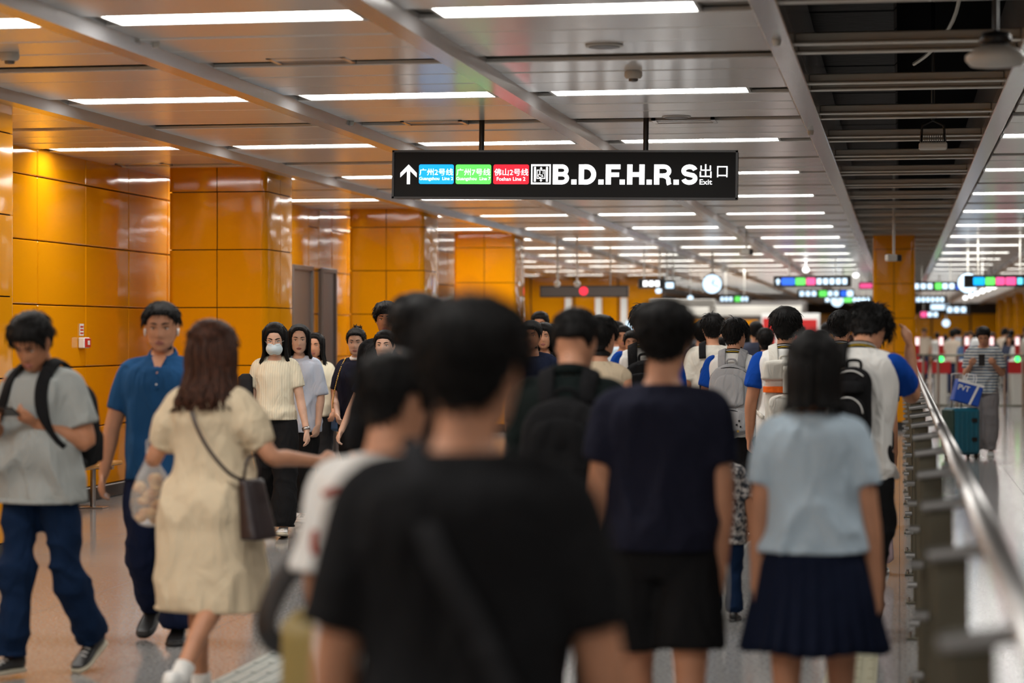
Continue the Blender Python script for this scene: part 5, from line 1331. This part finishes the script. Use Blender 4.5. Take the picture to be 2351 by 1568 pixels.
# ------------------------------------------------------------------ far left and far end fittings
def far_left():
    m = MB(); m.box(-13, -6.6, 64, 64.4, 0, H+.1); w = tag(m.build('wall_far', M['joint']), kind='structure')
    for k in range(5):
        q = MB(); q.box(-12.9+1.26*k, -11.68+1.26*k, 63.93, 64, .1, H, bev=.01); q.build('wall_panel', M['orange'], w)
    for u in (1300, 1371, 1431):
        x = W(u, 64)[0]; q = MB(); q.box(x-.09, x+.09, 63.7, 63.9, 0, 2.6, bev=.01); q.build('white_post', M['white'], w)
    r = tag(empty('shop_kiosk', (-5.2, 78, 0)), 'dim shop kiosk with a white lit fascia far down the hall', 'kiosk')
    q = MB(); q.box(-2.2, 2.0, 0, 2.5, 0, 2.7, bev=.02); q.build('kiosk_body', M['dgrey'], r)
    q = MB(); q.box(-2.1, 1.9, -.06, 0, 2.2, 2.55); q.build('fascia', M['offwhite'], r)
    for k in range(3): q = MB(); q.box(-2.0+1.3*k, -.9+1.3*k, -.05, 0, .3, 2.05); q.build('shop_window', M['orange'], r)
    x, y = W(1815, 74); r = tag(empty('billboard', (x, y, 0)), 'red and white billboard standing behind the crowd', 'billboard')
    q = MB(); q.box(-.95, .95, 0, .08, 1.15, 2.25, bev=.01); q.build('panel', M['white'], r)
    q = MB(); q.box(-.90, -.50, -.006, 0, 1.2, 2.1); q.box(-.40, .86, -.006, 0, 1.2, 2.05); q.build('red_print', M['red'], r)
    q = MB(); q.box(-.8, -.72, .02, .08, 0, 1.2); q.build('leg', M['steel'], r); q = MB(); q.box(.72, .8, .02, .08, 0, 1.2); q.build('leg', M['steel'], r)
    # walk-through security arch
    x, y = W(1567, 54); r = tag(empty('security_arch', (x, y, 0)), 'pale grey walk-through arch behind the man in navy', 'arch')
    q = MB(); q.box(-.78, .78, -.1, .1, 2.22, 2.40, bev=.02); q.build('arch_beam', M['offwhite'], r)
    for k in (-1, 1): q = MB(); q.box(k*.72-.08, k*.72+.08, -.12, .12, 0, 2.24, bev=.02); q.build('arch_post', M['offwhite'], r)
    x, y = W(1468, 58); r = tag(empty('display_screen', (x, y, 0)), 'white lit information screen on a stand at far left', 'screen')
    q = MB(); q.box(-.36, .36, -.02, .05, 1.25, 1.95, bev=.01); q.build('screen_housing', M['white'], r); q = MB(); q.box(-.33, .33, -.026, -.02, 1.32, 1.9); q.build('screen_face', M['e_cool'], r); q = MB(); q.box(-.05, .05, 0, .05, 0, 1.3); q.build('stand', M['steel'], r)
    # spot lamps in a row, upper right
    for k in range(6):
        t_ = k/5; x, y = W(2216+66*t_, 58-14*t_); z = Zv(684-26*t_, 58-14*t_)
        e = tag(empty('spot_lamp', (x, y, z)), f"small white spot lamp, {['lowest', 'second', 'third', 'fourth', 'fifth', 'highest'][k]} in the slanting row at right", 'lamp', 'row of spot lamps')
        q = MB(); q.ell((0, 0, 0), (.06, .06, .055), 12, 8); q.build('bulb', M['e_white'], e, True); q = MB(); q.cyl((0, 0, .05), (0, 0, H-z+.03), .008, 6); q.build('drop_rod', M['white'], e)
    for k, (u, v, d, mt, lab) in enumerate(((1512, 668, 50, 'e_cool', 'greenish'), (1585, 684, 56, 'e_cool', 'pale'), (1850, 620, 50, 'e_white', 'bright'), (1965, 632, 52, 'e_white', 'cool white'))):
        x, y = W(u, d); z = Zv(v, d); e = tag(empty('pendant_lamp', (x, y, z)), f"{lab} pendant lamp dot {['above the security arch', 'right of the security arch', 'above the far plated sign', 'above the small pink sign'][k]}", 'lamp')
        q = MB(); q.ell((0, 0, 0), (.07, .07, .06), 12, 8); q.build('bulb', M[mt], e, True); q = MB(); q.cyl((0, 0, .05), (0, 0, H-z+.03), .008, 6); q.build('drop_rod', M['white'], e)
far_left()
def gates():
    for k, u in enumerate((2106, 2161, 2220, 2277, 2336, 2392)):
        x, y = W(u, 49); r = tag(empty('fare_gate', (x, y, 0)), f"red fare gate {['half hidden by the square column', 'with green light left of striped man', 'just left of the striped man', 'behind the striped man', 'with green light right of striped man', 'at the right edge of the hall'][k]}", 'fare gate')
        q = MB(); q.box(-.13, .13, 0, 1.5, 0, 1.0, bev=.03); q.build('cabinet', M['offwhite'], r)
        q = MB(); q.box(-.20, .20, -.02, .0, .72, .98, bev=.004); q.build('red_panel', M['red'], r)
        q = MB(); q.box(-.055, .055, .05, .09, 1.0, 1.52, bev=.01); q.build('reader_post', M['red'], r)
        q = MB(); q.box(-.042, .042, .044, .05, 1.33, 1.50); q.build('screen', M['e_screen'], r)
        if k in (1, 4): q = MB(); q.ell((0, -.03, 1.03), (.055, .02, .065), 12, 8); q.build('green_light', M['e_ind'], r, True)
    x0, y0 = W(2104, 44); x1 = 4.2; y1 = y0
    r = tag(empty('barrier_fence', (x0, y0, 0)), 'low steel barrier fence in front of the fare gates', 'fence')
    for z in (.19, 1.16): q = MB(); q.cyl((0, 0, z), (x1-x0, 0, z), .022, 8); q.build('rail', M['steel_olive'], r)
    for u in (2120, 2154, 2196, 2240, 2305, 2346, 2390):
        x = W(u, 44)[0]-x0; q = MB(); q.cyl((x, 0, 0), (x, 0, 1.16), .025, 8); q.build('post', M['steel'], r)
gates()
# ------------------------------------------------------------------ luggage by the striped man
def luggage():
    M['teal'] = mat('teal_shell', (.012, .12, .18), .3); M['dkgreen'] = mat('green_shell', (.015, .05, .045), .3); M['bag_blue'] = mat('bag_blue_print', (.01, .07, .42), .45)
    x, y = W(2207, 28.6); r = tag(empty('suitcase', (x, y, 0), math.radians(32)), 'dark teal upright suitcase beside the man in striped t-shirt', 'suitcase')
    q = MB(); q.box(-.21, .21, -.135, .135, .05, .64, bev=.035); q.build('shell', M['teal'], r, 'auto')
    q = MB(); q.box(-.215, -.17, -.13, .13, .07, .62, bev=.012); q.build('side_panel', M['dkgreen'], r)
    for k in range(5): q = MB(); q.box(-.15+.07*k, -.13+.07*k, -.142, -.13, .10, .59, bev=.004); q.build('shell_rib', M['teal'], r)
    for z in (.22, .46): q = MB(); q.box(.06, .14, -.155, -.135, z, z+.05, bev=.006); q.build('latch', M['black'], r)
    for sx in (-1, 1):
        for sy in (-1, 1): q = MB(); q.cyl((sx*.16-.012, sy*.09, .028), (sx*.16+.012, sy*.09, .028), .028, 12); q.box(sx*.16-.018, sx*.16+.018, sy*.09-.018, sy*.09+.018, .03, .06); q.build('wheel', M['black'], r, 'auto')
    q = MB(); q.tube(spline([(-.07, .11, .62), (-.07, .11, 1.02), (-.05, .11, 1.06), (.05, .11, 1.06), (.07, .11, 1.02), (.07, .11, .62)], 4), .010, 8); q.build('pull_handle', M['steel'], r, True)
    b = tag(empty('carrier_bag', (x+.02, y-.02, .645), math.radians(14)), 'blue and white carrier bag leaning on top of the teal suitcase', 'bag'); b.rotation_euler = (0, math.radians(15), math.radians(14))
    q = MB(); q.box(-.17, .17, -.085, .085, .05, .33, bev=.012); q.build('bag_body', M['bag_blue'], b)
    q = MB(); q.add([(-.172, -.088, .30), (.172, -.088, .30), (.172, -.088, .332), (-.172, -.088, .332)], [(0, 1, 2, 3)]); q.add([(.03, -.0885, .05), (.06, -.0885, .05), (.12, -.0885, .33), (.09, -.0885, .33)], [(0, 1, 2, 3)]); q.build('white_print', M['white'], b)
    F = Face(b, lambda u, v: (u, v), -.088); me, co = text_mesh('PVT', .02); a_, b_ = co.min(0), co.max(0); out = np.zeros_like(co)
    out[:, 0] = -.15+(co[:, 0]-a_[0])/(b_[0]-a_[0])*.15; out[:, 2] = .20+(co[:, 1]-a_[1])/(b_[1]-a_[1])*.07; out[:, 1] = -.0895
    me.vertices.foreach_set('co', out.ravel()); me.materials.clear(); me.materials.append(M['white']); me.update(); link('lettering', me, b)
    for k in (-1, 1): q = MB(); q.tube(spline([(-.06, k*.06, .32), (-.05, k*.06, .42), (.05, k*.06, .42), (.06, k*.06, .32)]), .006, 6); q.build('handle', M['white'], b, True)
luggage()
# ------------------------------------------------------------------ ceiling and slot fittings
def fittings():
    def at(u, v): d = (H-CAMZ)*FPX/(HOR-v); return (*W(u, d), H)
    for u, v, lab in ((1454, 164, 'white smoke detector on ceiling above the overhead exit sign'), (22, 122, 'white smoke detector at the upper left edge')):
        r = tag(empty('smoke_detector', at(u, v)), lab, 'detector')
        q = MB(); q.lathe([(.010, 0), (.055, -.001), (.057, -.028), (.045, -.045), (.02, -.046)], 20); q.build('base', M['offwhite'], r, 'auto'); q = MB(); q.lathe([(.03, -.045), (.027, -.062), (.008, -.066)], 14); q.build('sensor', M['dgrey'], r, 'auto')
    for u, v, lab in ((1387, 104, 'round flush ceiling speaker in the nearest ceiling bay'), (1553, 267, 'round flush ceiling speaker above the right end of exit sign')):
        r = tag(empty('ceiling_speaker', at(u, v)), lab, 'speaker'); q = MB(); q.lathe([(.02, .01), (.105, .004), (.110, -.006), (.090, -.010)], 24); q.build('rim', M['offwhite'], r, 'auto'); q = MB(); q.lathe([(.005, -.010), (.088, -.009), (.088, -.013), (.005, -.014)], 24); q.build('grille', M['dgrey'], r, 'auto')
    for u, v, dz, lab in ((357, 97, 0, 'small sprinkler head on the upper left ceiling panel'), (1783, 66, -.06, 'small sprinkler on slot beam near top of picture'), (1861, 283, -.06, 'small sprinkler on slot beam, level with the exit sign poles'), (806, 279, 0, 'small sprinkler by the beam above the exit sign arrow')):
        p = at(u, v) if dz == 0 else at(u, v); r = tag(empty('sprinkler', (p[0], p[1], H+dz)), lab, 'sprinkler')
        q = MB(); q.lathe([(.012, .01), (.024, 0), (.024, -.012), (.018, -.03), (.006, -.032)], 14); q.build('escutcheon', M['offwhite'], r, 'auto')
    for u, v, lab in ((715, 139, 'louvred air vent in ceiling groove near top left of centre'), (998, 282, 'louvred air vent in ceiling groove above the exit sign'), (1572, 278, 'louvred air vent above the right end of exit sign'), (330, 378, 'air vent in the groove above the orange wall')):
        p = at(u, v); r = tag(empty('air_vent', (p[0], p[1], H)), lab, 'air vent')
        q = MB(); w, l = .24, .15; q.box(-w, w, -l, -l+.02, -.006, .03); q.box(-w, w, l-.02, l, -.006, .03); q.box(-w, -w+.03, -l, l, -.006, .03); q.box(w-.03, w, -l, l, -.006, .03); q.build('vent_frame', M['beam'], r)
        for k in range(5): q = MB(); q.box(-w+.03, w-.03, -.11+.05*k, -.085+.05*k, .0, .018); o = q.build('louvre', M['beam'], r)
        q = MB(); q.box(-w+.02, w-.02, -l+.02, l-.02, .024, .034); q.build('vent_back', M['void'], r)
    # floodlight with cooling fins in the slot
    x, y = W(2142, 17); r = tag(empty('floodlight', (x, y, 2.985)), 'small finned floodlight hanging in the open ceiling slot', 'floodlight')
    q = MB(); q.box(-.105, .105, -.07, .07, -.03, .02, bev=.01); q.build('housing', M['offwhite'], r)
    for k in range(12): q = MB(); q.box(-.095+.0165*k, -.090+.0165*k, -.06, .06, .02, .075); q.build('cooling_fin', M['dgrey'], r)
    q = MB(); q.tube([(-.09, 0, .03), (-.08, 0, .15), (0, 0, .19), (.08, 0, .15), (.09, 0, .03)], .010, 8); q.cyl((0, 0, .18), (0, 0, 1.45), .014, 8); q.build('bracket', M['black'], r, True)
    x, y = W(2286, 10); r = tag(empty('wireless_antenna', (x, y, 2.80)), 'blurred white disc antenna hanging at the upper right', 'antenna')
    q = MB(); q.lathe([(.02, -.055), (.11, -.045), (.132, -.02), (.132, .0), (.09, .03), (.04, .05)], 28); q.build('disc', M['offwhite'], r, True); q = MB(); q.lathe([(.05, .04), (.075, .06), (.06, .10), (.02, .11)], 16); q.build('mount_cup', M['black'], r, True); q = MB(); q.cyl((0, 0, .10), (0, 0, 1.62), .012, 8); q.build('drop_rod', M['black'], r)
    for u, d, v, lab in ((2052, 30, 592, 'white bullet camera on long pole before the square column'), (1714, 36, 578, 'small camera on a thin pole left of the far signs')):
        x, y = W(u, d); z = Zv(v, d); r = tag(empty('security_camera', (x, y, z)), lab, 'camera'); r.rotation_euler = (0, 0, .5)
        q = MB(); q.box(-.11, .03, -.05, .05, -.045, .045, bev=.012); q.build('camera_body', M['offwhite'], r); q = MB(); q.box(.03, .10, -.048, .048, -.045, .042, bev=.012); q.build('lens_hood', M['black'], r); q = MB(); q.cyl((0, 0, .04), (0, 0, H-z+(1.22 if u > 2000 else .18)), .016, 10); q.build('pole', M['offwhite'], r, 'auto')
fittings()
# ------------------------------------------------------------------ left wall: alarm call point, notice, bench
def left_wall_items():
    yy = onX(186, -7.5); d = -(-7.5)*SN+yy*CS; z = Zv(787, d)
    r = tag(empty('fire_alarm', (-7.5, yy, z)), 'red and white fire alarm call point on the orange wall', 'alarm')
    q = MB(); q.box(0, .06, -.075, .075, -.05, .05, bev=.008); q.build('back_box', M['white'], r); q = MB(); q.box(.06, .075, -.065, .065, -.043, .043, bev=.005); q.build('red_cover', M['red'], r); q = MB(); q.box(.075, .079, -.025, .025, -.02, .02, bev=.001); q.build('press_plate', M['white'], r)
    zz = Zv(757, d); m = MB(); m.box(-.002, .004, -.05, .05, -.055, .055); o = m.build('notice', M['white'], None, False, (-7.496, yy, zz)); tag(o, 'small red and white notice above the fire alarm', 'notice')
    m = MB()
    for k in range(3): m.box(.004, .005, -.04, .04, .02-.03*k, .035-.03*k)
    m.build('red_print', M['red'], o)
    # bench
    x, y = W(214, 20.3); r = tag(empty('bench', (-7.18, y-.15, 0), math.radians(0)), 'brown slatted bench on steel legs against the orange wall', 'bench')
    for k in range(3): q = MB(); q.box(-.20+.135*k, -.075+.135*k, -.9, .55, .38, .42, bev=.012); q.build('seat_slat', M['bench'], r)
    for yy_ in (-.65, .30):
        q = MB(); q.cyl((0, yy_, .01), (0, yy_, .36), .026, 14); q.build('leg', M['steel'], r, 'auto'); q = MB(); q.box(-.19, .19, yy_-.03, yy_+.03, .35, .38, bev=.004); q.build('seat_bracket', M['steel'], r); q = MB(); q.box(-.12, .12, yy_-.08, yy_+.08, 0, .012, bev=.003); q.build('base_plate', M['steel'], r)
left_wall_items()
bpy.data.scenes.remove(TMP)
